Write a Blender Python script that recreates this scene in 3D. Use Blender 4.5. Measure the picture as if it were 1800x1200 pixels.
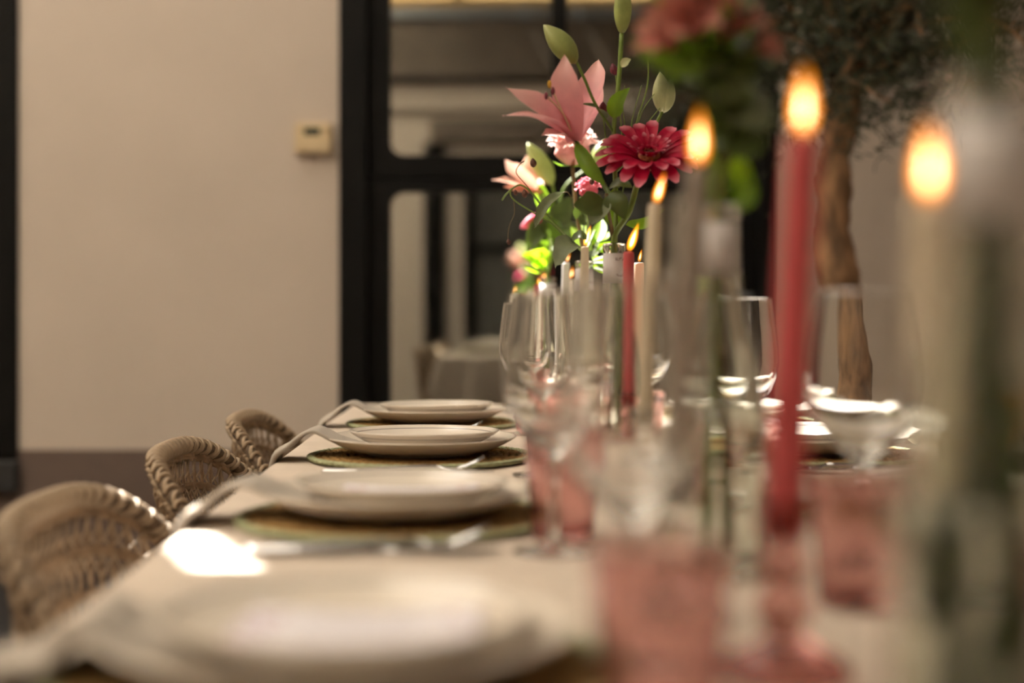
import bpy, bmesh, math, random
from mathutils import Vector, Matrix
random.seed(7)
PI = math.pi
S = bpy.context.scene
for o in list(bpy.data.objects):
    bpy.data.objects.remove(o)
COL = S.collection

# ------------------------------------------------------------------ camera
F = 2500.0            # focal length in pixels of the 1800 px wide frame (50 mm)
HOR = 551.0           # row of the horizon
CAMZ = 0.956
cam = bpy.data.cameras.new('camera')
cam.lens = 50; cam.sensor_width = 36; cam.sensor_fit = 'HORIZONTAL'
cam.shift_y = -(600 - HOR) / 1800
cam.clip_start = 0.02; cam.clip_end = 100
cam.dof.use_dof = True; cam.dof.focus_distance = 2.15; cam.dof.aperture_fstop = 1.8
camo = bpy.data.objects.new('camera', cam); COL.objects.link(camo)
camo.location = (0, 0, CAMZ); camo.rotation_euler = (PI/2, 0, 0)
S.camera = camo

# ------------------------------------------------------------------ world, sun, exposure
world = bpy.data.worlds.new('sky'); S.world = world; world.use_nodes = True
wb = world.node_tree.nodes['Background']
wb.inputs[0].default_value = (0.98, 0.97, 0.95, 1); wb.inputs[1].default_value = 1.0
SUN = Vector((-0.44, 0.45, 0.775)).normalized()
sun = bpy.data.lights.new('sun_offscreen', 'SUN'); sun.energy = 9.0; sun.color = (1.0, 0.95, 0.86); sun.angle = math.radians(0.25)
suno = bpy.data.objects.new('sun_offscreen', sun); COL.objects.link(suno)
suno.rotation_euler = SUN.to_track_quat('Z', 'Y').to_euler(); suno.location = (-4, 1, 8)
S.view_settings.view_transform = 'Standard'; S.view_settings.look = 'None'
S.view_settings.gamma = 1.0; S.view_settings.exposure = 2.04
S.view_settings.use_curve_mapping = False
S.cycles.max_bounces = 24; S.cycles.transmission_bounces = 24; S.cycles.transparent_max_bounces = 32
S.cycles.glossy_bounces = 8; S.cycles.diffuse_bounces = 5; S.cycles.sample_clamp_indirect = 5.0
S.cycles.blur_glossy = 0.5

# ------------------------------------------------------------------ helpers
def P(px, py, d):
    """a point of the place: distance d in front of the camera, seen at (px, py)"""
    return Vector(((px - 900) / F * d, d, CAMZ - (py - HOR) * d / F))

def cr(pts, n):
    """Catmull-Rom through pts, n+1 samples"""
    pts = [Vector(p) for p in pts]
    if len(pts) == 2:
        return [pts[0].lerp(pts[1], i / n) for i in range(n + 1)]
    ext = [pts[0] * 2 - pts[1]] + pts + [pts[-1] * 2 - pts[-2]]
    m = len(pts) - 1; out = []
    for i in range(n + 1):
        u = i / n * m; k = min(int(u), m - 1); t = u - k
        a, b, c, d = ext[k:k + 4]
        out.append(0.5 * ((2 * b) + (c - a) * t + (2 * a - 5 * b + 4 * c - d) * t * t + (3 * b - a - 3 * c + d) * t ** 3))
    return out

class MB:
    def __init__(s): s.v = []; s.f = []; s.a = []
    def add(s, vs, fs, al=None):
        o = len(s.v); s.v += [Vector(p) for p in vs]; s.f += [tuple(i + o for i in f) for f in fs]
        s.a += al if al else [0.0] * len(vs); return s
    def box(s, x0, x1, y0, y1, z0, z1):
        return s.add([(x0,y0,z0),(x1,y0,z0),(x1,y1,z0),(x0,y1,z0),(x0,y0,z1),(x1,y0,z1),(x1,y1,z1),(x0,y1,z1)],
                     [(0,3,2,1),(4,5,6,7),(0,1,5,4),(1,2,6,5),(2,3,7,6),(3,0,4,7)])
    def lathe(s, prof, n=32, c=(0,0,0), rfun=None):
        """prof: list of (r, z); r==0 ends are closed with a single vertex"""
        c = Vector(c); rings = []; vs = []; al = []
        for k, (r, z) in enumerate(prof):
            if r < 1e-7:
                rings.append([len(vs)]); vs.append(c + Vector((0,0,z))); al.append(k/(len(prof)-1))
            else:
                ids = []
                for i in range(n):
                    a = 2*PI*i/n; rr = r if rfun is None else rfun(r, z, a, k)
                    ids.append(len(vs)); vs.append(c + Vector((rr*math.cos(a), rr*math.sin(a), z))); al.append(k/(len(prof)-1))
                rings.append(ids)
        fs = []
        for A, B in zip(rings[:-1], rings[1:]):
            if len(A) == 1 and len(B) == 1: continue
            for i in range(n):
                j = (i+1) % n
                if len(A) == 1: fs.append((A[0], B[j], B[i]))
                elif len(B) == 1: fs.append((A[i], A[j], B[0]))
                else: fs.append((A[i], A[j], B[j], B[i]))
        return s.add(vs, fs, al)
    def tube(s, pts, r, sides=6, seg=None, cap=True, flat=1.0, up=None):
        """swept tube; r a number, a list or a function of t; flat squashes it along its normal"""
        path = cr(pts, seg) if seg else [Vector(p) for p in pts]
        n = len(path); T = []
        for i in range(n):
            T.append((path[min(i+1, n-1)] - path[max(i-1, 0)]).normalized())
        N = Vector(up) if up else Vector((0,0,1))
        if abs(N.dot(T[0])) > 0.95 and not up: N = Vector((1,0,0))
        vs = []; al = []
        for i in range(n):
            N = Vector(up) if up else N
            N = (N - T[i]*N.dot(T[i]))
            N = N.normalized() if N.length > 1e-6 else T[i].orthogonal().normalized()
            B = T[i].cross(N); t = i/(n-1)
            rr = r(t) if callable(r) else (r[0] + (r[1]-r[0])*t if isinstance(r, (tuple, list)) else r)
            for k in range(sides):
                a = 2*PI*(k+0.5)/sides
                vs.append(path[i] + B*math.cos(a)*rr + N*math.sin(a)*rr*flat); al.append(t)
        fs = []
        for i in range(n-1):
            for k in range(sides):
                j = (k+1) % sides
                fs.append((i*sides+k, i*sides+j, (i+1)*sides+j, (i+1)*sides+k))
        if cap:
            fs.append(tuple(reversed(range(sides)))); fs.append(tuple(range((n-1)*sides, n*sides)))
        return s.add(vs, fs, al)
    def blade(s, pts, w, nrm, cup=0.25, seg=10, prof='leaf', ruf=0.0, cross=4, fold=0.0, twist=0.0):
        """leaf or petal: a curved sheet along pts, half width w, facing nrm"""
        path = cr(pts, seg); n = len(path); vs = []; al = []; nrm = Vector(nrm)
        ph = random.random()*6
        for i in range(n):
            t = i/(n-1)
            T = (path[min(i+1, n-1)] - path[max(i-1, 0)]).normalized()
            nn = nrm - T*nrm.dot(T)
            nn = nn.normalized() if nn.length > 1e-5 else T.orthogonal().normalized()
            if twist: nn = Matrix.Rotation(twist*t, 3, T) @ nn
            sd = T.cross(nn)
            if prof == 'leaf': k = math.sin(PI*min(1, t**0.75*0.985+0.012))**0.85
            elif prof == 'lily': k = (0.35+0.65*math.sin(PI*min(1, t*0.9+0.08)))*min(1, ((1-t)*3.2)**0.6 if t > .6 else 1)
            elif prof == 'spoon': k = (0.3+0.7*min(1, t*1.8))*min(1, ((1.02-t)*6)**0.5)
            elif prof == 'strap': k = min(1, (t+.05)*5)*min(1, ((1.02-t)*3)**.7)
            elif prof == 'round': k = math.sqrt(max(0.0, 1-(2*t-1)**2))*.98+.02
            else: k = 1
            for c in range(cross+1):
                u = c/cross*2-1; wd = w*k
                rz = cup*wd*u*u + fold*wd*abs(u) + (ruf*w*math.sin(t*19+ph+u*2)*abs(u)*t)
                vs.append(path[i] + sd*u*wd + nn*rz); al.append(t)
        m = cross+1; fs = []
        for i in range(n-1):
            for c in range(cross):
                fs.append((i*m+c, i*m+c+1, (i+1)*m+c+1, (i+1)*m+c))
        return s.add(vs, fs, al)
    def ball(s, c, r, n=10, sc=(1,1,1), rot=None):
        prof = [(math.sin(PI*k/n)*1.0 if 0 < k < n else 0, -math.cos(PI*k/n)) for k in range(n+1)]
        t = MB().lathe(prof, n*2 if n > 5 else 8)
        M = rot if rot else Matrix.Identity(3)
        return s.add([Vector(c) + M @ Vector((p.x*r*sc[0], p.y*r*sc[1], p.z*r*sc[2])) for p in t.v], t.f, t.a)
    def mesh(s, name, mat, smooth=True, fix=True):
        me = bpy.data.meshes.new(name)
        me.from_pydata([tuple(p) for p in s.v], [], s.f)
        at = me.attributes.new('along', 'FLOAT', 'POINT'); at.data.foreach_set('value', s.a)
        if fix:
            bm = bmesh.new(); bm.from_mesh(me); bmesh.ops.recalc_face_normals(bm, faces=bm.faces); bm.to_mesh(me); bm.free()
        if smooth: me.shade_smooth()
        me.materials.append(mat); me.update()
        return me
    def build(s, name, mat, parent=None, smooth=True, fix=True):
        """one mesh object; vertices are world coordinates (shifted to the parent's origin)"""
        if parent is not None:
            inv = root_matrix(parent).inverted(); s.v = [inv @ p for p in s.v]
        return obj(name, s.mesh(name, mat, smooth, fix), parent)

def root_matrix(o):
    M = Matrix.LocRotScale(o.location, o.rotation_euler, o.scale)
    while o.parent: o = o.parent; M = Matrix.LocRotScale(o.location, o.rotation_euler, o.scale) @ M
    return M
def obj(name, me, parent=None):
    o = bpy.data.objects.new(name, me); COL.objects.link(o)
    if parent is not None: o.parent = parent
    return o
def tag(o, label, cat, group=None):
    o['label'] = label; o['category'] = cat
    if group: o['group'] = group
    return o
def thing(name, label, cat, loc=(0,0,0), rz=0, group=None):
    o = bpy.data.objects.new(name, None); COL.objects.link(o); o.empty_display_size = 0.02
    o.location = loc; o.rotation_euler = (0, 0, rz)
    return tag(o, label, cat, group)
def struct(o): o['kind'] = 'structure'; return o
def stuff(o): o['kind'] = 'stuff'; return o
def copy_tree(o, parent=None):
    c = o.copy(); COL.objects.link(c); c.parent = parent
    for ch in list(o.children): copy_tree(ch, c)
    return c
def flat(mb, name, mat, parent=None, bevel=0.0, seg=2):
    o = mb.build(name, mat, parent, smooth=False)
    if bevel:
        b = o.modifiers.new('bevel', 'BEVEL'); b.width = bevel; b.segments = seg; b.limit_method = 'ANGLE'
    return o

# ------------------------------------------------------------------ materials
def nodes(name):
    m = bpy.data.materials.new(name); m.use_nodes = True; nt = m.node_tree; nt.nodes.clear()
    out = nt.nodes.new('ShaderNodeOutputMaterial'); return m, nt, out
def N(nt, t, **kw):
    n = nt.nodes.new('ShaderNode' + t)
    for k, v in kw.items():
        if k.startswith('i_'):
            key = k[2:]; key = int(key) if key.isdigit() else key.replace('_', ' ')
            n.inputs[key].default_value = v
        else: setattr(n, k, v)
    return n
def L(nt, a, b): nt.links.new(a, b)
def c4(c): return (c[0], c[1], c[2], 1)

def plain(name, col, rough=0.5, var=0.12, scale=20, bump=0.0, bscale=None, metal=0, spec=0.5, trans=0.0, tcol=None,
          tip=None, tippos=(0.6, 1.0), coords='Object', stretch=None, col2=None):
    """principled surface with procedural colour variation; trans adds translucency (petals, leaves, wax);
       tip: second colour towards the far end of a petal"""
    m, nt, out = nodes(name)
    tc = N(nt, 'TexCoord'); src = tc.outputs[coords]
    if stretch:
        mp = N(nt, 'Mapping'); mp.inputs['Scale'].default_value = stretch; L(nt, src, mp.inputs[0]); src = mp.outputs[0]
    nz = N(nt, 'TexNoise', i_Scale=scale, i_Detail=4.0); L(nt, src, nz.inputs['Vector'])
    rp = N(nt, 'ValToRGB'); rp.color_ramp.elements[0].position = 0.3; rp.color_ramp.elements[1].position = 0.7
    a = [x*(1-var) for x in col]; b = [min(1, x*(1+var)) for x in col] if col2 is None else col2
    rp.color_ramp.elements[0].color = c4(a); rp.color_ramp.elements[1].color = c4(b)
    L(nt, nz.outputs[0], rp.inputs[0]); cs = rp.outputs[0]
    if tip:
        at = N(nt, 'Attribute', attribute_name='along')
        mr = N(nt, 'MapRange'); mr.inputs['From Min'].default_value = tippos[0]; mr.inputs['From Max'].default_value = tippos[1]
        L(nt, at.outputs['Fac'], mr.inputs[0])
        mx = N(nt, 'Mix', data_type='RGBA'); L(nt, mr.outputs[0], mx.inputs[0]); L(nt, cs, mx.inputs[6]); mx.inputs[7].default_value = c4(tip)
        cs = mx.outputs[2]
    bs = N(nt, 'BsdfPrincipled', i_Roughness=rough, i_Metallic=metal); bs.inputs['Specular IOR Level'].default_value = spec
    L(nt, cs, bs.inputs['Base Color'])
    if bump:
        bz = N(nt, 'TexNoise', i_Scale=bscale or scale*4, i_Detail=3.0); L(nt, src, bz.inputs['Vector'])
        bp = N(nt, 'Bump', i_Strength=bump, i_Distance=0.004); L(nt, bz.outputs[0], bp.inputs['Height']); L(nt, bp.outputs[0], bs.inputs['Normal'])
    sh = bs.outputs[0]
    if trans:
        tr = N(nt, 'BsdfTranslucent')
        if tcol: tr.inputs[0].default_value = c4(tcol)
        else: L(nt, cs, tr.inputs[0])
        mx = N(nt, 'MixShader', i_0=trans); L(nt, sh, mx.inputs[1]); L(nt, tr.outputs[0], mx.inputs[2]); sh = mx.outputs[0]
    L(nt, sh, out.inputs[0]); return m

def glass(name, col=(1,1,1), ior=1.48, rough=0.0, bump=0.0, bscale=60):
    m, nt, out = nodes(name)
    g = N(nt, 'BsdfGlass', i_IOR=ior, i_Roughness=rough); g.inputs[0].default_value = c4(col)
    if bump:
        tc = N(nt, 'TexCoord'); nz = N(nt, 'TexNoise', i_Scale=bscale); L(nt, tc.outputs['Object'], nz.inputs['Vector'])
        bp = N(nt, 'Bump', i_Strength=bump, i_Distance=0.002); L(nt, nz.outputs[0], bp.inputs['Height']); L(nt, bp.outputs[0], g.inputs['Normal'])
    L(nt, g.outputs[0], out.inputs[0]); return m

def pane_glass(name, refl=0.5, tint=(0.75,0.78,0.76)):
    m, nt, out = nodes(name)
    tr = N(nt, 'BsdfTransparent'); tr.inputs[0].default_value = c4(tint)
    gl = N(nt, 'BsdfGlossy', i_Roughness=0.015); gl.inputs[0].default_value = (0.9, 0.92, 0.88, 1)
    mx = N(nt, 'MixShader', i_0=refl); L(nt, tr.outputs[0], mx.inputs[1]); L(nt, gl.outputs[0], mx.inputs[2]); L(nt, mx.outputs[0], out.inputs[0])
    return m

def linen(name, col, thread=900, wave=0.25):
    m, nt, out = nodes(name)
    tc = N(nt, 'TexCoord')
    w1 = N(nt, 'TexWave', i_Scale=thread/6.28, i_Distortion=1.5, bands_direction='X'); L(nt, tc.outputs['Object'], w1.inputs[0])
    w2 = N(nt, 'TexWave', i_Scale=thread/6.28, i_Distortion=1.5, bands_direction='Y'); L(nt, tc.outputs['Object'], w2.inputs[0])
    ad = N(nt, 'Math', operation='ADD'); L(nt, w1.outputs['Fac'], ad.inputs[0]); L(nt, w2.outputs['Fac'], ad.inputs[1])
    nz = N(nt, 'TexNoise', i_Scale=14.0, i_Detail=6.0); L(nt, tc.outputs['Object'], nz.inputs[0])
    rp = N(nt, 'ValToRGB'); rp.color_ramp.elements[0].position = .3; rp.color_ramp.elements[1].position = .7
    rp.color_ramp.elements[0].color = c4([x*.93 for x in col]); rp.color_ramp.elements[1].color = c4([x*1.05 for x in col])
    L(nt, nz.outputs[0], rp.inputs[0])
    bs = N(nt, 'BsdfPrincipled', i_Roughness=0.85); bs.inputs['Specular IOR Level'].default_value = 0.2
    L(nt, rp.outputs[0], bs.inputs[0])
    bp = N(nt, 'Bump', i_Strength=wave, i_Distance=0.0006); L(nt, ad.outputs[0], bp.inputs['Height']); L(nt, bp.outputs[0], bs.inputs['Normal'])
    L(nt, bs.outputs[0], out.inputs[0]); return m

def ring_plate(name, col, r0, r1, line):
    """glazed stoneware with one fine printed ring between radii r0 and r1"""
    m, nt, out = nodes(name)
    tc = N(nt, 'TexCoord'); sp = N(nt, 'SeparateXYZ'); L(nt, tc.outputs['Object'], sp.inputs[0])
    cb = N(nt, 'CombineXYZ'); L(nt, sp.outputs[0], cb.inputs[0]); L(nt, sp.outputs[1], cb.inputs[1])
    ln = N(nt, 'VectorMath', operation='LENGTH'); L(nt, cb.outputs[0], ln.inputs[0])
    a = N(nt, 'Math', operation='GREATER_THAN', i_1=r0); L(nt, ln.outputs['Value'], a.inputs[0])
    b = N(nt, 'Math', operation='LESS_THAN', i_1=r1); L(nt, ln.outputs['Value'], b.inputs[0])
    mu = N(nt, 'Math', operation='MULTIPLY'); L(nt, a.outputs[0], mu.inputs[0]); L(nt, b.outputs[0], mu.inputs[1])
    nz = N(nt, 'TexNoise', i_Scale=30.0, i_Detail=3.0); L(nt, tc.outputs['Object'], nz.inputs[0])
    rp = N(nt, 'ValToRGB'); rp.color_ramp.elements[0].color = c4([x*.95 for x in col]); rp.color_ramp.elements[1].color = c4(col)
    L(nt, nz.outputs[0], rp.inputs[0])
    mx = N(nt, 'Mix', data_type='RGBA'); L(nt, mu.outputs[0], mx.inputs[0]); L(nt, rp.outputs[0], mx.inputs[6]); mx.inputs[7].default_value = c4(line)
    bs = N(nt, 'BsdfPrincipled', i_Roughness=0.16); L(nt, mx.outputs[2], bs.inputs[0]); L(nt, bs.outputs[0], out.inputs[0])
    return m

def card_mat(name):
    """white printed card: rows of small grey print and pink flowers towards its corners"""
    m, nt, out = nodes(name)
    tc = N(nt, 'TexCoord'); sp = N(nt, 'SeparateXYZ'); L(nt, tc.outputs['Object'], sp.inputs[0])
    # print rows run along local x
    wv = N(nt, 'TexWave', i_Scale=16.0, bands_direction='Y'); L(nt, tc.outputs['Object'], wv.inputs[0])
    g1 = N(nt, 'Math', operation='GREATER_THAN', i_1=0.86); L(nt, wv.outputs['Fac'], g1.inputs[0])
    wn = N(nt, 'TexNoise', i_Scale=420.0); L(nt, tc.outputs['Object'], wn.inputs[0])
    g2 = N(nt, 'Math', operation='GREATER_THAN', i_1=0.5); L(nt, wn.outputs[0], g2.inputs[0])
    ax = N(nt, 'Math', operation='ABSOLUTE'); L(nt, sp.outputs[0], ax.inputs[0])
    g3 = N(nt, 'Math', operation='LESS_THAN', i_1=0.034); L(nt, ax.outputs[0], g3.inputs[0])
    m1 = N(nt, 'Math', operation='MULTIPLY'); L(nt, g1.outputs[0], m1.inputs[0]); L(nt, g2.outputs[0], m1.inputs[1])
    m2 = N(nt, 'Math', operation='MULTIPLY'); L(nt, m1.outputs[0], m2.inputs[0]); L(nt, g3.outputs[0], m2.inputs[1])
    # flowers
    vo = N(nt, 'TexVoronoi', i_Scale=95.0); L(nt, tc.outputs['Object'], vo.inputs['Vector'])
    f1 = N(nt, 'Math', operation='LESS_THAN', i_1=0.33); L(nt, vo.outputs['Distance'], f1.inputs[0])
    f2 = N(nt, 'Math', operation='GREATER_THAN', i_1=0.046); L(nt, ax.outputs[0], f2.inputs[0])
    f3 = N(nt, 'Math', operation='MULTIPLY'); L(nt, f1.outputs[0], f3.inputs[0]); L(nt, f2.outputs[0], f3.inputs[1])
    fr = N(nt, 'ValToRGB'); e = fr.color_ramp.elements; e[0].color = (0.45, 0.08, 0.12, 1); e[1].color = (0.75, 0.38, 0.12, 1)
    e2 = fr.color_ramp.elements.new(0.5); e2.color = (0.35, 0.2, 0.4, 1)
    L(nt, vo.outputs['Color'], fr.inputs[0])
    x1 = N(nt, 'Mix', data_type='RGBA'); L(nt, m2.outputs[0], x1.inputs[0]); x1.inputs[6].default_value = (0.78, 0.75, 0.8, 1); x1.inputs[7].default_value = (0.25, 0.2, 0.25, 1)
    x2 = N(nt, 'Mix', data_type='RGBA'); L(nt, f3.outputs[0], x2.inputs[0]); L(nt, x1.outputs[2], x2.inputs[6]); L(nt, fr.outputs[0], x2.inputs[7])
    bs = N(nt, 'BsdfPrincipled', i_Roughness=0.6); L(nt, x2.outputs[2], bs.inputs[0]); L(nt, bs.outputs[0], out.inputs[0])
    return m

def neck_label(name):
    m, nt, out = nodes(name)
    tc = N(nt, 'TexCoord'); sp = N(nt, 'SeparateXYZ'); L(nt, tc.outputs['Object'], sp.inputs[0])
    wv = N(nt, 'TexWave', i_Scale=14.0, bands_direction='Z'); L(nt, tc.outputs['Object'], wv.inputs[0])
    g1 = N(nt, 'Math', operation='GREATER_THAN', i_1=0.9); L(nt, wv.outputs['Fac'], g1.inputs[0])
    wn = N(nt, 'TexNoise', i_Scale=300.0); L(nt, tc.outputs['Object'], wn.inputs[0])
    g2 = N(nt, 'Math', operation='GREATER_THAN', i_1=0.48); L(nt, wn.outputs[0], g2.inputs[0])
    g3 = N(nt, 'Math', operation='GREATER_THAN', i_1=0.0); L(nt, sp.outputs[0], g3.inputs[0])
    m1 = N(nt, 'Math', operation='MULTIPLY'); L(nt, g1.outputs[0], m1.inputs[0]); L(nt, g2.outputs[0], m1.inputs[1])
    m2 = N(nt, 'Math', operation='MULTIPLY'); L(nt, m1.outputs[0], m2.inputs[0]); L(nt, g3.outputs[0], m2.inputs[1])
    x1 = N(nt, 'Mix', data_type='RGBA'); L(nt, m2.outputs[0], x1.inputs[0]); x1.inputs[6].default_value = (0.55, 0.52, 0.52, 1); x1.inputs[7].default_value = (0.3, 0.25, 0.25, 1)
    bs = N(nt, 'BsdfPrincipled', i_Roughness=0.6); L(nt, x1.outputs[2], bs.inputs[0]); L(nt, bs.outputs[0], out.inputs[0])
    return m

def flame_mat(name, col, strength):
    m, nt, out = nodes(name)
    e = N(nt, 'Emission', i_Strength=strength); e.inputs[0].default_value = c4(col); L(nt, e.outputs[0], out.inputs['Volume'])
    return m

def fabric_sheet(name, col, trans):
    m, nt, out = nodes(name)
    d = N(nt, 'BsdfDiffuse'); d.inputs[0].default_value = c4(col)
    tc = N(nt, 'TexCoord'); nz = N(nt, 'TexNoise', i_Scale=3.0); L(nt, tc.outputs['Object'], nz.inputs[0])
    rp = N(nt, 'ValToRGB'); rp.color_ramp.elements[0].color = c4([x*.95 for x in trans]); rp.color_ramp.elements[1].color = c4(trans); L(nt, nz.outputs[0], rp.inputs[0])
    t = N(nt, 'BsdfTranslucent'); L(nt, rp.outputs[0], t.inputs[0])
    a = N(nt, 'AddShader'); L(nt, d.outputs[0], a.inputs[0]); L(nt, t.outputs[0], a.inputs[1]); L(nt, a.outputs[0], out.inputs[0])
    return m

M = {}
M['plaster'] = plain('plaster', (0.575, 0.49, 0.415), 0.9, 0.05, 1.6, bump=0.35, bscale=60, spec=0.2)
M['plinth'] = plain('plinth_paint', (0.145, 0.105, 0.088), 0.8, 0.08, 2.5, bump=0.3, bscale=60, spec=0.2)
M['ochre'] = plain('ochre_wall', (0.30, 0.185, 0.07), 0.9, 0.08, 2.0)
M['black'] = plain('black_steel', (0.004, 0.0037, 0.0035), 0.6, 0.1, 10, spec=0.15)
M['sill'] = plain('dark_stone', (0.02, 0.02, 0.021), 0.5, 0.3, 30)
M['floor'] = plain('dark_mortar', (0.03, 0.026, 0.024), 0.85, 0.3, 12, bump=0.3)
M['brick'] = plain('dark_paver', (0.06, 0.045, 0.04), 0.8, 0.45, 9, bump=0.5)
M['room'] = plain('inner_plaster', (0.55, 0.48, 0.41), 0.9, 0.05, 3)
M['pane'] = pane_glass('window_pane', 0.62)
M['fascia'] = plain('brown_fascia', (0.13, 0.10, 0.075), 0.7, 0.2, 4)
M['greyrail'] = plain('grey_rail', (0.18, 0.19, 0.2), 0.5, 0.1, 5)
M['canvas'] = fabric_sheet('shade_canvas', (0.42, 0.41, 0.38), (0.49, 0.47, 0.44))
M['timber'] = plain('shade_timber', (0.05, 0.038, 0.03), 0.7, 0.3, 6, stretch=(1, 12, 1))
M['thermo'] = plain('cream_plastic', (0.60, 0.46, 0.27), 0.45, 0.04, 20)
M['lcd'] = plain('grey_green_screen', (0.045, 0.06, 0.045), 0.25, 0.05, 30)
M['cloth'] = linen('tablecloth_linen', (0.65, 0.555, 0.468), 1500, 0.35)
M['napkin'] = linen('napkin_linen', (0.52, 0.465, 0.405), 2600, 0.5)
M['wood'] = plain('table_wood', (0.2, 0.12, 0.07), 0.5, 0.25, 5, stretch=(1, 8, 1))
M['plate'] = ring_plate('cream_stoneware', (0.73, 0.655, 0.565), 2, 3, (0.3, 0.28, 0.26))
M['plate2'] = ring_plate('cream_stoneware_ringed', (0.74, 0.67, 0.585), 0.0962, 0.0976, (0.22, 0.2, 0.2))
M['card'] = card_mat('printed_card')
M['seagrass'] = plain('woven_seagrass', (0.33, 0.20, 0.075), 0.85, 0.55, 160, bump=0.9, bscale=260, spec=0.2)
M['edging'] = plain('green_edging', (0.35, 0.37, 0.22), 0.8, 0.25, 120, bump=0.6, bscale=300, spec=0.2)
M['steel'] = plain('polished_steel', (0.5, 0.5, 0.51), 0.2, 0.04, 30, metal=1)
M['glass'] = glass('clear_glass', (0.985, 0.985, 0.98))
M['bottle'] = glass('bottle_glass', (0.95, 0.96, 0.94), 1.5)
M['water'] = glass('water', (0.98, 0.985, 0.975), 1.33)
M['pink_glass'] = glass('rose_glass', (0.925, 0.79, 0.78), 1.45)
M['rose_glass'] = glass('deep_rose_glass', (0.9, 0.68, 0.665), 1.45)
M['amber'] = glass('amber_wine', (0.94, 0.70, 0.16), 1.34)
M['label'] = neck_label('paper_label')
WAX = {'pink': plain('rose_wax', (0.50, 0.072, 0.078), 0.45, 0.06, 20, trans=0.12),
       'ivory': plain('ivory_wax', (0.66, 0.565, 0.42), 0.45, 0.05, 20, trans=0.2),
       'taupe': plain('taupe_wax', (0.27, 0.225, 0.185), 0.5, 0.06, 20, trans=0.08),
       'peach': plain('peach_wax', (0.72, 0.50, 0.36), 0.45, 0.05, 20, trans=0.2),
       'grey': plain('grey_wax', (0.50, 0.46, 0.43), 0.45, 0.05, 20, trans=0.15),
       'white': plain('white_wax', (0.80, 0.74, 0.66), 0.45, 0.05, 20, trans=0.25)}
M['wick'] = plain('charred_wick', (0.02, 0.015, 0.012), 0.9)
M['flame'] = flame_mat('candle_flame', (1.0, 0.28, 0.006), 95)
M['core'] = flame_mat('candle_flame_core', (1.0, 0.64, 0.36), 430)
M['wicker'] = plain('wicker', (0.27, 0.18, 0.108), 0.6, 0.3, 60, bump=0.4, bscale=200, spec=0.35)
M['wicker3'] = plain('dark_wicker', (0.13, 0.085, 0.05), 0.7, 0.3, 60)
M['wicker2'] = plain('pale_wicker', (0.37, 0.275, 0.185), 0.55, 0.25, 60, bump=0.3, bscale=200, spec=0.4)
M['chair_metal'] = plain('brown_metal', (0.06, 0.045, 0.035), 0.5)
M['cushion'] = linen('seat_cushion', (0.3, 0.27, 0.24), 900)
M['bark'] = plain('tree_bark', (0.25, 0.14, 0.07), 0.9, 0.6, 30, bump=1.0, bscale=60, stretch=(1, 1, .35))
M['tree_leaf'] = plain('olive_leaf', (0.05, 0.06, 0.03), 0.5, 0.4, 8, trans=0.15)
M['pot'] = plain('dark_planter', (0.03, 0.028, 0.026), 0.6, 0.2, 8)
M['soil'] = plain('soil', (0.03, 0.022, 0.016), 0.95, 0.4, 40, bump=0.8)
M['stem'] = plain('green_stem', (0.16, 0.24, 0.04), 0.45, 0.2, 40, trans=0.1)
M['stem_brown'] = plain('brown_stem', (0.14, 0.09, 0.03), 0.5, 0.3, 40)
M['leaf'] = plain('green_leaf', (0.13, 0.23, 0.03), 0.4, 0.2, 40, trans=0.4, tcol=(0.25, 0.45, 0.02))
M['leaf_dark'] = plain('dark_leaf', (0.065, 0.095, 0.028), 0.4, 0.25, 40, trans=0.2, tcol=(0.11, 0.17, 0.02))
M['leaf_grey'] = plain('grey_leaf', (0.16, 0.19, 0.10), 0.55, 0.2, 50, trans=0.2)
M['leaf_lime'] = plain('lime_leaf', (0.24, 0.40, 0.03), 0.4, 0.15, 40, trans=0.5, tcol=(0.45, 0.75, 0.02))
M['bud'] = plain('green_bud', (0.36, 0.42, 0.13), 0.45, 0.15, 60, trans=0.25, tip=(0.45, 0.47, 0.2), tippos=(0.5, 1))
M['bud_pale'] = plain('pale_bud', (0.50, 0.52, 0.27), 0.45, 0.12, 60, trans=0.25)
M['lily'] = plain('lily_petal', (0.72, 0.29, 0.32), 0.5, 0.1, 50, trans=0.35, tip=(0.80, 0.50, 0.46), tippos=(0.35, 1.0))
M['peach'] = plain('peach_petal', (0.72, 0.34, 0.24), 0.5, 0.1, 50, trans=0.35, tip=(0.78, 0.5, 0.4), tippos=(0.4, 1))
M['rose'] = plain('rose_petal', (0.80, 0.42, 0.38), 0.5, 0.1, 50, trans=0.35, tip=(0.86, 0.66, 0.62), tippos=(0.6, .95))
M['rose2'] = plain('deep_rose_petal', (0.74, 0.16, 0.22), 0.5, 0.1, 50, trans=0.3, tip=(0.8, 0.3, 0.36), tippos=(0.5, 1))
M['gerbera'] = plain('gerbera_petal', (0.36, 0.0015, 0.03), 0.55, 0.2, 60, trans=0.2, tip=(0.82, 0.34, 0.42), tippos=(0.78, 1.1), spec=.25)
M['gerb_disk'] = plain('gerbera_disk', (0.09, 0.025, 0.012), 0.8, 0.5, 300, bump=1.0, bscale=400)
M['gerb_ring'] = plain('gerbera_ring', (0.42, 0.13, 0.06), 0.7, 0.4, 300, bump=0.8, bscale=400)
M['magenta'] = plain('magenta_petal', (0.65, 0.04, 0.14), 0.5, 0.15, 50, trans=0.3, tip=(0.85, 0.35, 0.45), tippos=(.6, 1))
M['alstro'] = plain('alstroemeria_petal', (0.46, 0.15, 0.12), 0.5, 0.2, 50, trans=0.3, tip=(0.5, 0.23, 0.17), tippos=(.4, 1))
M['pollen'] = plain('pollen', (0.55, 0.3, 0.03), 0.8, 0.3, 200)
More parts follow.
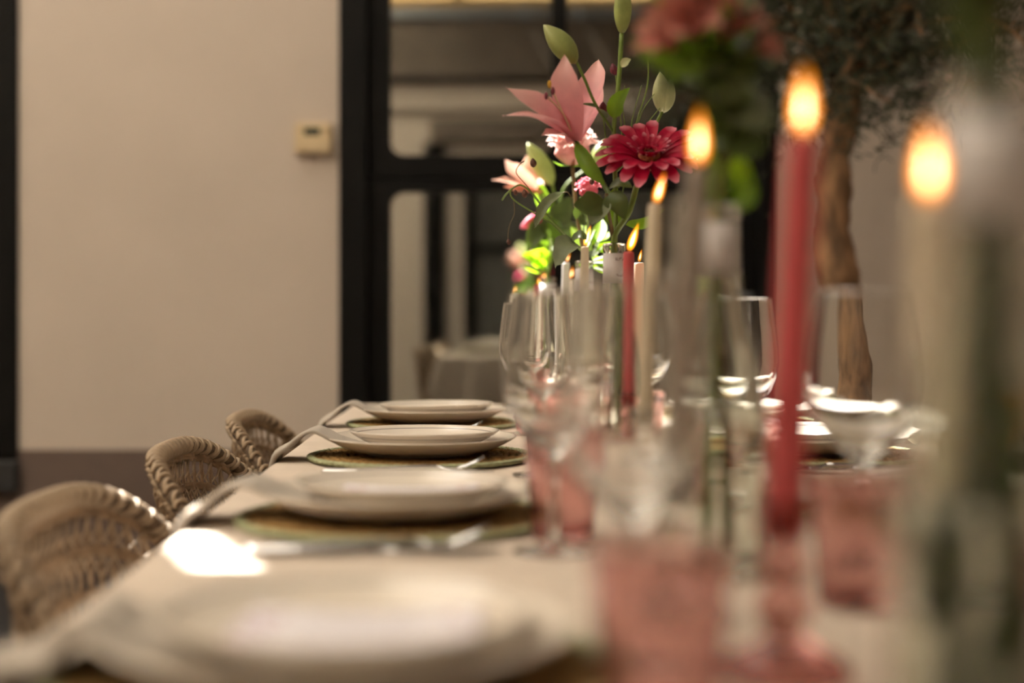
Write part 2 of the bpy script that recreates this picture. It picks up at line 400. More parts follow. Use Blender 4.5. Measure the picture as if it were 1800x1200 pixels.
M['filament'] = plain('filament', (0.75, 0.62, 0.4), 0.5, 0.1, 60, trans=0.2)
M['pod'] = plain('brown_pod', (0.09, 0.03, 0.015), 0.7, 0.5, 200)
M['wine_bud'] = plain('burgundy_bud', (0.12, 0.012, 0.025), 0.7, 0.4, 200)

# ------------------------------------------------------------------ the setting
WY = 5.0; PXW = WY / F          # the back wall and the size of a pixel on it
def wx(px): return (px - 900) * PXW
def wz(py): return CAMZ - (py - HOR) * PXW
DX0, DX1, DZ1 = wx(596), wx(1366), 2.62
PLZ = wz(790)
WT = 4.5
def wall(name, boxes, mat):
    mb = MB()
    for b in boxes: mb.box(*b)
    return struct(flat(mb, name, mat))
WX0 = wx(33)                                     # right jamb of the other opening
wall('wall_back', [(WX0, DX0, WY, WY+.25, PLZ, WT), (DX0, DX1, WY, WY+.25, DZ1, WT), (-4.6, WX0, WY, WY+.25, 2.7, WT), (-4.6, -3.4, WY, WY+.25, .4, 2.7)], M['plaster'])
wall('wall_back_corner', [(DX1, 3.6, WY, WY+.25, PLZ, WT)], M['plaster'])
wall('baseboard_back', [(-4.6, DX0, WY-.006, WY+.25, 0, wz(862)), (WX0, DX0, WY-.006, WY+.25, wz(862), PLZ), (DX1, 3.6, WY-.006, WY+.25, 0, PLZ)], M['plinth'])
wall('wall_left', [(-4.85, -4.6, -3.25, WY+.25, 0, WT)], M['plaster'])
wall('wall_right', [(3.6, 3.85, -3.25, WY+.25, 0, WT)], M['plaster'])
fl = wall('floor', [(-4.85, 3.85, -3.25, 7.6, -.06, 0)], M['floor'])
wall('trim_1', [(-4.6, DX0-.05, 4.18, WY-.007, 0.0, .012)], M['sill'])
brk = MB().box(-.097, .097, -.047, .047, 0, .012).mesh('brick', M['brick'], smooth=False)
rest = MB(); rb = random.Random(9)
for r in range(-52, 18):                             # running bond; the ones in view are objects, the rest one joined part
    for c in range(-11, 29):
        x = -2.4 + c*.2 + (.1 if r % 2 else 0); y = 2.42 + r*.1; z = rb.uniform(-.003, .002)
        if 0 <= c < 9 and r >= 0:
            b = obj('brick', brk, fl); b.location = (x, y, z); b.rotation_euler = (0, 0, rb.uniform(-.02, .02))
        elif -4.5 < x < 3.5: rest.box(x-.097, x+.097, y-.047, y+.047, 0, z+.012)
stuff(rest.build('far_bricks', M['brick'], fl, smooth=False, fix=False))

def rounded_ring(mb, ox0, ox1, oz0, oz1, ix0, ix1, iz0, iz1, r, y0, y1, n=6):
    """flat frame with a rounded rectangular opening, from depth y0 to y1"""
    inn = []; out = []
    for (cx, cz, a0, px, pz) in ((ix1-r, iz1-r, 0, ox1, oz1), (ix0+r, iz1-r, PI/2, ox0, oz1), (ix0+r, iz0+r, PI, ox0, oz0), (ix1-r, iz0+r, 1.5*PI, ox1, oz0)):
        for i in range(n+1):
            a = a0 + PI/2*i/n; inn.append((cx + r*math.cos(a), cz + r*math.sin(a)))
            if i == 0: out.append((px, cz) if a0 in (0, PI) else (cx, pz))
            elif i == n: out.append((cx, pz) if a0 in (0, PI) else (px, cz))
            else: out.append((px, pz))
    m = len(inn); vs = []
    for y in (y0, y1):
        vs += [(x, y, z) for x, z in inn] + [(x, y, z) for x, z in out]
    fs = []
    for i in range(m):
        j = (i+1) % m
        fs.append((i, j, m+j, m+i)); fs.append((2*m+i, 3*m+i, 3*m+j, 2*m+j))
        fs.append((i, 2*m+i, 2*m+j, j)); fs.append((m+i, m+j, 3*m+j, 3*m+i))
    return mb.add(vs, fs)

def sashed(root, x0, x1, z0, z1, panes, y, r=.05):
    """a leaf with rounded panes; the cells between the openings share the leaf's area"""
    mb = MB(); xs = [x0] + [(panes[i][1] + panes[i+1][0])/2 for i in range(len(panes)-1)] + [x1]
    for i, (a, b, c, d) in enumerate(panes):
        rounded_ring(mb, xs[i], xs[i+1], z0, z1, a, b, c, d, r, y, y+.05)
    lf = mb.build('door_leaf', M['black'], root, smooth=False, fix=False)
    for (a, b, c, d) in panes:
        MB().box(a-.01, b+.01, y+.022, y+.028, c-.01, d+.01).build('glass_pane', M['pane'], lf, smooth=False)
    return lf
d1 = struct(bpy.data.objects.new('door_1', None)); COL.objects.link(d1)
fr = MB(); fw = .1
for b in ((DX0, DX0+fw, 0, DZ1), (DX1-fw*.6, DX1, 0, DZ1), (DX0+fw, DX1-fw*.6, DZ1-.1, DZ1)):
    fr.box(b[0], b[1], WY-.012, WY+.14, b[2], b[3])
flat(fr, 'door_frame', M['black'], d1, .004)
lx0, lx1 = DX0+fw+.002, DX1-fw*.6-.002
mu0, mu1 = wx(970), wx(997)
sashed(d1, lx0, lx1, wz(311), DZ1-.102, [(wx(685), mu0, wz(272), 2.46), (mu1, wx(1303), wz(272), 2.46)], WY+.02)
lf = sashed(d1, lx0, lx1, .01, wz(313), [(wx(685), mu0, .26, wz(336)), (mu1, wx(1303), .26, wz(336))], WY+.02)
hb = MB(); hb.tube([(lx1-.03, WY+.02, 1.02), (lx1-.03, WY-.03, 1.02), (lx1-.14, WY-.03, 1.02)], .009, 8)
hb.build('door_handle', M['greyrail'], lf)
# the other opening at the left: black window with a stone sill
w1 = struct(bpy.data.objects.new('window_1', None)); COL.objects.link(w1)
fr = MB(); rounded_ring(fr, -3.4, WX0, wz(808), 2.7, -3.2, WX0-.14, .7, 2.5, .05, WY-.012, WY+.1)
fr.build('window_frame', M['black'], w1, smooth=False, fix=False)
MB().box(-3.22, WX0-.12, WY+.04, WY+.046, .68, 2.52).build('glass_pane', M['pane'], w1, smooth=False)
flat(MB().box(-3.4, wx(37), WY-.05, WY+.1, wz(862), wz(809)), 'window_sill', M['sill'], w1, .006)
# the dim rooms behind the glass
wall('wall_inner', [(-4.85, 3.85, 7.4, 7.6, 0, 3.2), (-4.85, -4.6, WY+.25, 7.4, 0, 3.2), (3.6, 3.85, WY+.25, 7.4, 0, 3.2), (-1.1, -1.0, WY+.25, 7.4, 0, 3.0)], M['room'])
wall('ceiling', [(-4.6, 3.6, WY+.25, 7.4, 3.0, 3.1)], M['room'])

# facade across the courtyard (seen mirrored in the door's panes)
FY = -3.0; RS = (WY*2 - FY) / F
def fx(px): return (px - 900) * RS
def fz(py): return CAMZ - (py - HOR) * RS
wall('wall_front', [(-4.85, 3.85, FY-.25, FY, 0, fz(14))], M['plaster'])
wall('wall_front_upper', [(-4.85, 3.85, FY-.25, FY, fz(14), 5.2)], M['ochre'])  # upper strip in one even ochre, darker than the plaster below
wall('trim_2', [(-4.6, 3.6, FY+.001, FY+.12, fz(32), fz(14))], M['greyrail'])
wall('trim_3', [(-4.6, 3.6, FY+.001, FY+.06, fz(134), fz(33))], M['fascia'])
wall('trim_4', [(-4.6, 3.6, FY+.001, FY+.1, fz(143), fz(135))], M['black'])
wall('trim_5', [(-4.6, 3.6, FY+.001, FY+.04, fz(197), fz(191)), (fx(757), 3.6, FY+.001, FY+.1, fz(250), fz(210))], M['fascia'])
d2 = struct(bpy.data.objects.new('door_2', None)); COL.objects.link(d2)
fr = MB()
fr.box(fx(745), fx(780), FY+.001, FY+.1, 0, fz(251)).box(fx(815), fx(835), FY+.001, FY+.1, 0, fz(275)).box(fx(835), 1.4, FY+.001, FY+.1, fz(290), fz(275))
fr.box(fx(835), 1.4, FY+.001, FY+.09, fz(440), fz(428)).box(fx(960), fx(985), FY+.001, FY+.09, 0, fz(290)).box(fx(835), 1.4, FY+.001, FY+.09, 0, .25)
flat(fr, 'door_frame', M['black'], d2)
MB().box(fx(835), 1.4, FY+.002, FY+.03, .25, fz(290)).build('glass_pane', plain('dark_interior_pane', (.10, .10, .092), .15, .4, 3), d2, smooth=False)  # opaque grey standing in for a dark interior; no room behind it
# shade panels added overhead out of view, their gaps cut to aim sun patches
AZ = 4.2
aw = thing('added_shade', 'added canvas shade with sun gaps, above the table and out of view', 'added_shade', (0, 0, AZ))
OFF = SUN * ((AZ - .75) / SUN.z)
def xr(y): return -.314 + (1.414 - y)*.413
def awp(poly, mat, name='shade_panel'):
    mb = MB(); n = len(poly)
    mb.add([(x+OFF.x, y+OFF.y, AZ) for x, y in poly] + [(x+OFF.x, y+OFF.y, AZ+.004) for x, y in poly],
           [tuple(range(n)), tuple(reversed(range(n, 2*n)))] + [(i, i+n, (i+1) % n + n, (i+1) % n) for i in range(n)])
    return mb.build(name, mat, aw, smooth=False)
YB, YE, XL, XM, XR = -2.8 - OFF.y, WY - OFF.y - .02, -2.5, 1.25, 5.4
C_ = M['canvas']; T_ = M['timber']
SW = .056
for poly in ([(XL,YB),(XM,YB),(XM,1.14),(XL,1.14)],
             [(XL,1.14),(xr(1.14)-SW,1.14),(xr(1.8)-SW,1.8),(XL,1.8)], [(xr(1.14),1.14),(XM,1.14),(XM,1.8),(xr(1.8),1.8)],
             [(XL,1.8),(XM,1.8),(XM,1.95),(XL,1.95)],
             [(XL,1.95),(.3,1.95),(.3,2.36),(XL,2.36)], [(XL,2.36),(.06,2.36),(.06,2.9),(XL,2.9)],
             [(.95,1.95),(XM,1.95),(XM,2.9),(.95,2.9)], [(XL,2.9),(XM,2.9),(XM,YE),(XL,YE)]):
    awp(poly, C_)
for i in range(8):
    a = XM + (XR-XM)*i/8; b = XM + (XR-XM)*(i+1)/8
    awp([(a+.003,YB),(b-.003,YB),(b-.003,YE),(a+.003,YE)], T_, 'shade_board')  # opaque boards added to darken the tree and wall side
for x in (XL, XM, XR):
    MB().box(x+OFF.x-.03, x+OFF.x+.03, YB+OFF.y, YE+OFF.y-.03, AZ+.01, AZ+.1).build('shade_rafter', M['black'], aw, smooth=False)
for x in (XL+.05, XR-.1):
    MB().box(x+OFF.x-.04, x+OFF.x+.04, YB+OFF.y+.02, YB+OFF.y+.1, 0, AZ-.001).build('post', M['black'], aw, smooth=False)  # supports of the added shade, likewise out of view

# ------------------------------------------------------------------ thermostat
tx, tz = wx(552), wz(245)
t = thing('thermostat', 'cream wall thermostat with small grey-green screen beside black door frame', 'thermostat', (tx, WY, tz))
flat(MB().box(tx-.065, tx+.065, WY-.028, WY-.0005, tz-.052, tz+.056), 'housing', M['thermo'], t, .008, 3)
flat(MB().box(tx-.063, tx+.063, WY-.036, WY-.027, tz-.05, tz-.002), 'flap', M['thermo'], t, .006, 3)
flat(MB().box(tx-.031, tx+.024, WY-.030, WY-.0275, tz+.010, tz+.038), 'screen', M['lcd'], t)
for i in range(3):
    flat(MB().box(tx+.038, tx+.05, WY-.031, WY-.0275, tz+.008+i*.012, tz+.015+i*.012), 'button', M['thermo'], t, .001)

# ------------------------------------------------------------------ table and cloth (its long axis leans a little to the left)
TH = 0.025
TZ = 0.75
def tabx(x, d): return x - TH*d                     # a line parallel to the table's long edge
TC = Vector((tabx(.183, 1.7), 1.7, 0)); TW, TL = .458, 1.56
tb = thing('dining_table', 'long wooden dining table under a beige linen cloth', 'table', TC, TH)
def loc(mb_name, boxes, mat, root):
    mb = MB()
    for b in boxes: mb.box(*b)
    me = mb.mesh(mb_name, mat, smooth=False); return obj(mb_name, me, root)
loc('tabletop', [(-TW+.012, TW-.012, -TL+.012, TL-.012, TZ-.04, TZ-.004)], M['wood'], tb)
loc('apron', [(-TW+.06, TW-.06, -TL+.06, -TL+.085, TZ-.13, TZ-.041), (-TW+.06, TW-.06, TL-.085, TL-.06, TZ-.13, TZ-.041),
              (-TW+.06, -TW+.085, -TL+.086, TL-.086, TZ-.13, TZ-.041), (TW-.085, TW-.06, -TL+.086, TL-.086, TZ-.13, TZ-.041)], M['wood'], tb)
for sx in (-1, 1):
    for sy in (-1, 1):
        loc('leg', [(sx*(TW-.12)-.035, sx*(TW-.12)+.035, sy*(TL-.12)-.035, sy*(TL-.12)+.035, .001, TZ-.041)], M['wood'], tb)
def make_cloth():
    mb = MB(); NX, NY = 36, 120; hx, hy = TW, TL
    vs = []; idx = {}
    for j in range(NY+1):
        for i in range(NX+1):
            x = -hx + 2*hx*i/NX; y = -hy + 2*hy*j/NY
            z = TZ + .0006*math.sin(9*x+4*y) + .0005*math.sin(23*y-3*x)
            vs.append((x, y, z))
    fs = [(j*(NX+1)+i, j*(NX+1)+i+1, (j+1)*(NX+1)+i+1, (j+1)*(NX+1)+i) for j in range(NY) for i in range(NX)]
    # the border loop, then the skirt hanging from it
    loop = [(i, 0) for i in range(NX)] + [(NX, j) for j in range(NY)] + [(i, NY) for i in range(NX, 0, -1)] + [(0, j) for j in range(NY, 0, -1)]
    prev = [j*(NX+1)+i for i, j in loop]; n = len(loop)
    rows = [(.004, -.0015), (.007, -.006)] + [(.008, -.012-.238*k/9) for k in range(1, 10)]
    for (o, dz) in rows:
        cur = []
        for q, (i, j) in enumerate(loop):
            x = -hx + 2*hx*i/NX; y = -hy + 2*hy*j/NY
            nx = (1 if i == NX else -1 if i == 0 else 0); ny = (1 if j == NY else -1 if j == 0 else 0)
            s_ = (y if nx and not ny else x if ny and not nx else 0)
            dep = min(1, abs(dz)/.25); fold = .016*dep*(math.sin(s_*26+(1 if nx > 0 else 2.2)) + .5*math.sin(s_*61)) + .03*dep*(.6 if (nx and ny) else 0)
            oo = o + (fold + .02*dep)*(.3 if nx and not ny else 1)
            cut = .46 if (nx and not ny) else .7 if nx else 1.0
            cur.append(len(vs)); vs.append((x + nx*oo, y + ny*oo, TZ + (dz if abs(dz) < .013 else -.012 + (dz+.012)*cut)))
        for q in range(n): fs.append((prev[q], prev[(q+1) % n], cur[(q+1) % n], cur[q]))
        prev = cur
    mb.add(vs, fs); return mb.mesh('tablecloth', M['cloth'], True, True)
cl = obj('tablecloth', make_cloth()); cl.location = TC; cl.rotation_euler = (0, 0, TH)
tag(cl, 'beige linen tablecloth draped over the long dining table', 'tablecloth')

# ------------------------------------------------------------------ place settings
LEFT = [.80, 1.41, 2.01, 2.61]                       # distance of the place settings, left row
RIGHT = [1.43, 2.04, 2.63]
LX, RX = -.078, .482                                  # plate centres at distance 0, the rows follow the table
Z0 = TZ + .0016
# shared shapes
def mat_mesh():
    mb = MB()                                         # one spiral coil of braided seagrass
    pts = []; turns = 15; n = turns*56
    for i in range(n+1):
        t = i/n; a = 2*PI*turns*t; r = .006 + (.163-.006)*t
        pts.append((r*math.cos(a), r*math.sin(a), .0058 + .0012*math.sin(a*17.3)))
    mb.tube(pts, lambda t: .0056, 5, None, True, .9, (0, 0, 1)); return mb.mesh('coil', M['seagrass'])
def edge_mesh():
    mb = MB(); n = 220; pts = [((.1685+.0008*math.sin(i*1.9))*math.cos(2*PI*i/n), (.1685+.0008*math.sin(i*1.9))*math.sin(2*PI*i/n), .0062+.0008*math.sin(i*2.3)) for i in range(n+1)]
    mb.tube(pts, .0058, 6, None, False, 1, (0, 0, 1)); return mb.mesh('edging', M['edging'])
def fibre_mesh():
    mb = MB(); rnd = random.Random(3)
    for i in range(1500):
        a = rnd.random()*2*PI; r = .168*math.sqrt(rnd.uniform(.25, 1)); p = Vector((r*math.cos(a), r*math.sin(a), .010))
        d = Vector((rnd.uniform(-1, 1), rnd.uniform(-1, 1), rnd.uniform(.1, .9))).normalized()*rnd.uniform(.003, .008); q = Vector((d.y, -d.x, 0)).normalized()*.0005
        mb.add([p-q, p+q, p+d], [(0, 1, 2)])
    return mb.mesh('fibres', M['seagrass'], False, False)
def plate_mesh(R, foot, H, name, mat):
    pr = [(0, .003), (foot-.008, .003), (foot-.004, 0), (foot, 0), (foot+.003, .003)]
    for k in range(1, 9):
        t = k/8; pr.append((foot+.003 + (R-.0016-foot-.003)*t, .003 + (H-.003)*t**1.75))
    pr += [(R-.0004, H+.0012), (R-.0016, H+.0024), (R-.0036, H+.0020)]
    for k in range(7, -1, -1):
        t = k/8; pr.append((foot+.001 + (R-.004-foot-.001)*t, .0078 + (H+.0012-.0078)*t**1.9))
    pr.append((0, .0074)); return MB().lathe(pr, 96).mesh(name, mat)
me_coil, me_edge, me_fib = mat_mesh(), edge_mesh(), fibre_mesh()
me_dinner = plate_mesh(.135, .078, .0225, 'dinner_plate', M['plate'])
me_salad = plate_mesh(.1065, .06, .0215, 'salad_plate', M['plate2'])
def card_mesh():
    mb = MB(); n = 14; vs = []
    for zz in (0, .0005):
        for i in range(n+1):
            x = -.0675 + .135*i/n
            for y in (-.05, .05): vs.append((x, y, zz + .004*(x/.0675)**2))
    fs = []; o = 2*(n+1)
    for i in range(n):
        a = 2*i; fs += [(a, a+1, a+3, a+2), (o+a, o+a+2, o+a+3, o+a+1), (a, a+2, o+a+2, o+a), (a+1, o+a+1, o+a+3, a+3)]
    fs += [(0, o, o+1, 1), (2*n, 2*n+1, o+2*n+1, o+2*n)]
    mb.add(vs, fs); return mb.mesh('menu_card', M['card'], False)
me_card = card_mesh()
def loft(mb, secs):
    """flat bar along x: (x, y centre, half width, z centre, half thickness)"""
    vs = []; fs = []
    for (x, yc, w, z, h) in secs:
        for k in range(8):
            a = 2*PI*(k+.5)/8; vs.append((x, yc + w*math.cos(a)*1.08, z + h*math.sin(a)*1.08))
    n = len(secs)
    for i in range(n-1):
        for k in range(8):
            j = (k+1) % 8; fs.append((i*8+k, i*8+j, (i+1)*8+j, (i+1)*8+k))
    fs.append(tuple(range(8))); fs.append(tuple(range((n-1)*8, n*8))); mb.add(vs, fs)
def cutlery():
    K = MB(); loft(K, [(0,0,.004,.005,.002),(.003,0,.0075,.005,.0035),(.05,0,.0075,.005,.0038),(.10,0,.006,.005,.0033),(.115,0,.0055,.005,.0028)])
    B = MB(); loft(B, [(.114,0,.0052,.005,.002),(.13,.001,.0085,.0045,.0009),(.19,.001,.0095,.004,.0008),(.21,.003,.0065,.004,.0006),(.219,.006,.0015,.004,.0005)])
    FH = MB(); loft(FH, [(0,0,.004,.0045,.0015),(.004,0,.0095,.0045,.0018),(.03,0,.0085,.0045,.0018),(.08,0,.005,.007,.0018),(.12,0,.0038,.009,.002),(.135,0,.004,.0085,.002)])
    T = MB(); loft(T, [(.134,0,.004,.0086,.0018),(.145,0,.010,.006,.0014),(.155,0,.0125,.005,.0013),(.160,0,.0125,.0055,.0012)])
    for k in range(4):
        y = -.0098 + k*.00653
        loft(T, [(.159,y,.0022,.0055,.001),(.172,y,.0019,.0085,.001),(.185,y*.95,.0016,.014,.0009),(.196,y*.92,.0008,.0205,.0007)])
    return (K.mesh('handle', M['steel']), B.mesh('knife_blade', M['steel']), FH.mesh('handle', M['steel']), T.mesh('tines', M['steel']))
me_kh, me_kb, me_fh, me_ft = cutlery()

def napkin_mesh(seed, right=False, lift=1.0):
    """folded strip: lies on the dinner plate, passes over its rim and falls over the table's edge"""
    rnd = random.Random(seed); mb = MB()
    edge = -.198 if not right else -.172
    path = [(-.055, 0, .0168), (-.085, 0, .0178), (-.115, 0, .0265), (-.137, 0, .0375), (-.150, 0, .0395+rnd.uniform(-.002, .002)), (edge+.031, 0, .034), (edge+.013, 0, .019), (edge-.006, 0, .0045), (edge-.013, 0, -.04), (edge-.015, 0, -.10), (edge-.015, 0, -.15)]
    path = [(x, y, z*(1 if x > -.14 or z < .006 else .45+.55*lift)) for x, y, z in path]
    pts = cr(path, 44); w = .05; n = len(pts); vs = []; th = .0018
    ph = rnd.uniform(0, 6); sl = rnd.uniform(-.12, .12); cross = 10
    for side in (1, -1):
        for i, p in enumerate(pts):
            T = (pts[min(i+1, n-1)] - pts[max(i-1, 0)]).normalized(); nn = Vector((-T.z, 0, T.x))
            if nn.z < 0: nn = -nn
            if i > n*.7: nn = Vector((-1, 0, 0))
            t = i/(n-1)
            for c in range(cross+1):
                u = c/cross*2-1
                ww = w*(1 - .1*math.sin(PI*t)) + .008*t
                amp = max(0, t-.38)*.012
                q = p + Vector((0, u*ww + sl*(t-.2)*.12, 0)) + nn*(side*th + amp*math.sin(u*5+ph+t*3))
                vs.append(q)
    m = cross+1; o = n*m; fs = []
    for i in range(n-1):
        for c in range(cross):
            a = i*m+c; fs += [(a, a+1, a+m+1, a+m), (o+a, o+a+m, o+a+m+1, o+a+1)]
    for i in range(n-1):
        a = i*m; fs += [(a, a+m, o+a+m, o+a), (a+cross, o+a+cross, o+a+m+cross, a+m+cross)]
    for c in range(cross):
        fs += [(c, o+c, o+c+1, c+1), ((n-1)*m+c, (n-1)*m+c+1, o+(n-1)*m+c+1, o+(n-1)*m+c)]
    mb.add(vs, fs); return mb.mesh('napkin', M['napkin'])

WHERE_L = ['beside the patch of sun on the cloth', 'beside the wicker chair with sunlit rim', 'on the chair side, second from the door', 'on the chair side, closest to the door']
WHERE_R = ['beside the amber wine', 'behind the tall rose pink candle', 'on the sunlit side, closest to the door']
for side, rows in ((0, LEFT), (1, RIGHT)):
    for i, d in enumerate(rows):
        c = Vector((tabx(LX if side == 0 else RX, d), d, Z0)); rz = TH + (PI if side else 0)
        wh = (WHERE_L if side == 0 else WHERE_R)[i]
        t = thing('placemat', 'round woven seagrass placemat with green edging ' + wh, 'placemat', c, rz, 'seagrass placemats')
        t.scale = (.92, .92, .62); obj('coil', me_coil, t); obj('edging', me_edge, t); stuff(obj('fibres', me_fib, t))
        o = tag(obj('dinner_plate', me_dinner), 'large cream dinner plate ' + wh, 'plate', 'large dinner plates'); o.location = c + Vector((0, 0, .0076)); o.rotation_euler = (0, 0, i*1.3)
        o = tag(obj('napkin', napkin_mesh(i*7+side*31+1, side == 1, 0 if side == 0 and i == 0 else 1)), 'taupe linen napkin hanging over table edge ' + wh, 'napkin', 'linen napkins'); o.location = c; o.rotation_euler = (0, 0, rz)
        o = tag(obj('salad_plate', me_salad), 'smaller cream plate with a fine grey ring ' + wh, 'plate', 'smaller upper plates'); o.location = c + Vector((.004 if side == 0 else -.004, 0, .0170)); o.rotation_euler = (0, .012 if side == 0 else -.012, i*.7)
        o = tag(obj('menu_card', me_card), 'white printed menu card on the plates ' + wh, 'card', 'menu cards'); o.location = c + Vector((.012 if side == 0 else -.01, -.002, .0262)); o.rotation_euler = (0, 0, TH + .04*(i-1))
        sgn = -1 if side == 0 else 1
        for nm, dy, dx, a in (('knife', -.205, .118, -.01), ('fork', -.186, .108, .03)):
            p = Matrix.Rotation(TH, 3, 'Z') @ Vector((sgn*dx, dy, 0))
            t = thing(nm, 'polished steel dinner %s lying %s' % (nm, wh), nm, Vector((c.x + p.x, c.y + p.y, Z0)), rz + a, nm + 's beside the placemats')
            if nm == 'knife': obj('handle', me_kh, t); obj('blade', me_kb, t)
            else: obj('handle', me_fh, t); obj('tines', me_ft, t)

# ------------------------------------------------------------------ glasses
def wine_profile():
    out = [(0, 0), (.033, 0), (.0345, .0008), (.034, .0016), (.02, .0032), (.008, .0065), (.0046, .014), (.0037, .03), (.0036, .06), (.0042, .075), (.0065, .084), (.013, .0905), (.0235, .0995), (.033, .112), (.0395, .127), (.0425, .144), (.0424, .158), (.0408, .178), (.0382, .2), (.0362, .2150), (.0353, .2216), (.0351, .2226)]
    inn = [(.0345, .2231), (.0340, .2226), (.0341, .2216), (.0350, .2150), (.0369, .2), (.0396, .178), (.0412, .158), (.0413, .144), (.0383, .1285), (.032, .1145), (.0225, .1035), (.012, .0965), (0, .0945)]
    return out + inn
me_wine = MB().lathe([(r*1.03, z) for r, z in wine_profile()], 64).mesh('wine_glass', M['glass'])
def tumbler_mesh(mat):
    """tumbler covered in rows of small dimples"""
    Hh = .09; prof = [(0, .0012), (.024, 0), (.0275, .001)]
    n = 30
    for k in range(n+1):
        t = k/n; prof.append((.0287 + .0063*t, .003 + (Hh-.003)*t))
    prof += [(.0349, Hh+.0006), (.0343, Hh+.0009), (.0336, Hh+.0006), (.0333, Hh-.001)]
    for k in range(n-2, -1, -4):
        t = k/n; prof.append((.0268 + .0064*t, .009 + (Hh-.0095)*t))
    prof += [(.022, .0068), (0, .0064)]
    def rf(r, z, a, k):
        if 3 <= k <= 3+n and .006 < z < Hh-.012:
            row = (z-.006)/.0062; ri = math.floor(row); fz_ = row-ri-.5; u = a/(2*PI)*24 + (.5 if ri % 2 else 0); fu = u-math.floor(u)-.5
            q = (fz_*fz_ + fu*fu)/.2
            if q < 1: return r - .0013*(1-q)
        return r
    return MB().lathe(prof, 96, rfun=rf).mesh('tumbler', mat)
me_tum = tumbler_mesh(M['pink_glass'])
def place(me, name, label, cat, x, d, group=None, z=Z0, rz=0):
    o = tag(obj(name, me), label, cat, group); o.location = (x, d, z); o.rotation_euler = (0, 0, rz); return o
WG = [(.070, .825, 'clear wine glass behind a pink tumbler, beside the dark taupe candle'),
      (.036, 1.222, 'clear wine glass beside the plates next to the sunlit rimmed chair'),
      (.036, 1.80, 'clear wine glass by the chair-side plates second from the door'),
      (.022, 2.41, 'clear wine glass by the chair-side plates closest to the door'),
      (.283, 1.15, 'large clear wine glass in front of the tree trunk, beside the tall pink candle'),
      (.277, 1.72, 'clear wine glass standing before the black door post, behind the alstroemeria bottle'),
      (.232, 2.33, 'clear wine glass on the sunlit cloth behind the ivory candle')]
for x, d, lab in WG: place(me_wine, 'wine_glass', lab, 'wine glass', x, d, 'empty wine glasses')
TG = [(.073, .70, 'pink glass tumbler standing before the empty wine glass and taupe candle'),
      (.046, 1.30, 'pink glass tumbler beside the plates next to the sunlit rimmed chair'),
      (.050, 1.91, 'dimpled pink glass tumbler next to the plates second from the door'),
      (.036, 2.49, 'pink glass tumbler by the chair-side plates closest to the door'),
      (.245, 1.0, 'pink glass tumbler below the large wine glass, beside the tall pink candle'),
      (.262, 1.53, 'pink glass tumbler behind the flower bottle with clear shoulders'),
      (.200, 2.09, 'sunlit pink glass tumbler behind the ivory candle'),
      (.204, 2.66, 'pink glass tumbler on the sunlit side closest to the door')]
for k, (x, d, lab) in enumerate(TG): place(me_tum, 'tumbler', lab, 'glass', x, d, 'pink dimpled tumblers', rz=k*.4)
# glass of amber wine
aw_ = thing('wine_glass', 'wine glass half filled with amber wine', 'wine glass', (.352, 1.02, Z0))
obj('glass_bowl', me_wine, aw_)
wp = [(0, .0948), (.0118, .0968), (.0222, .1038), (.0316, .1148), (.0379, .1288), (.0408, .144), (.0409, .150), (.0405, .152), (0, .152)]
obj('wine', MB().lathe([(r*1.03, z) for r, z in wp], 48).mesh('wine', M['amber']), aw_)

# ------------------------------------------------------------------ bottles used as vases
def bottle_meshes(H):
    k = H/.29
    out = [(0, .004), (.02, .0025), (.030, .0004), (.034, 0), (.0365, .0025), (.0375, .008), (.0376, .06*k), (.0375, .115*k), (.0365, .135*k), (.0335, .155*k), (.0285, .176*k), (.0235, .196*k), (.0188, .216*k), (.0162, .234*k), (.0153, .25*k), (.0150, .272*k), (.0150, .2775*k), (.0162, .279*k), (.0164, .287*k), (.0156, .29*k)]
    inn = [(.0112, .2902*k), (.0106, .286*k), (.0114, .27*k), (.0122, .245*k), (.0140, .225*k), (.0205, .196*k), (.0258, .176*k), (.0308, .155*k), (.0338, .135*k), (.0348, .115*k), (.0349, .06*k), (.0347, .016), (.031, .0095), (.018, .009), (0, .013)]
    wt = [(0, .0134), (.018, .0094), (.031, .0099), (.0344, .0163), (.0346, .06*k), (.0345, .115*k), (.0337, .132*k), (0, .132*k)]
    return MB().lathe(out+inn, 64).mesh('bottle_glass', M['bottle']), MB().lathe(wt, 48).mesh('water', M['water'])
def label_mesh(k, a0, span):
    mb = MB(); n = 20; vs = []; z0, z1 = .2365*k, .2765*k
    for rr in (.0, .0004):
        for i in range(n+1):
            a = math.radians(a0 - span/2 + span*i/n)
            for z, r in ((z0, .0164+rr), (z1, .0155+rr)): vs.append((r*math.cos(a), r*math.sin(a), z))
    o = 2*(n+1); fs = []
    for i in range(n):
        a = 2*i; fs += [(a, a+1, a+3, a+2), (o+a, o+a+2, o+a+3, o+a+1), (a, a+2, o+a+2, o+a), (a+1, o+a+1, o+a+3, a+3)]
    fs += [(0, o, o+1, 1), (2*n, 2*n+1, o+2*n+1, o+2*n)]
    mb.add(vs, fs); return mb.mesh('label', M['label'])
VX = [(1738, .55, .294, 'clear wine bottle with broad white neck label and thick green stems'),
      (1262, 1.13, .290, 'clear wine bottle holding pink alstroemeria and broad leaves, white neck label'),
      (1080, 2.0, .303, 'clear wine bottle holding the gerbera and open pink lily, printed neck label'),
      (1027, 2.5, .297, 'clear wine bottle holding the pale roses, behind the ivory candle'),
      (963, 2.95, .280, 'clear wine bottle holding peach lilies, closest to the door')]
VB = []
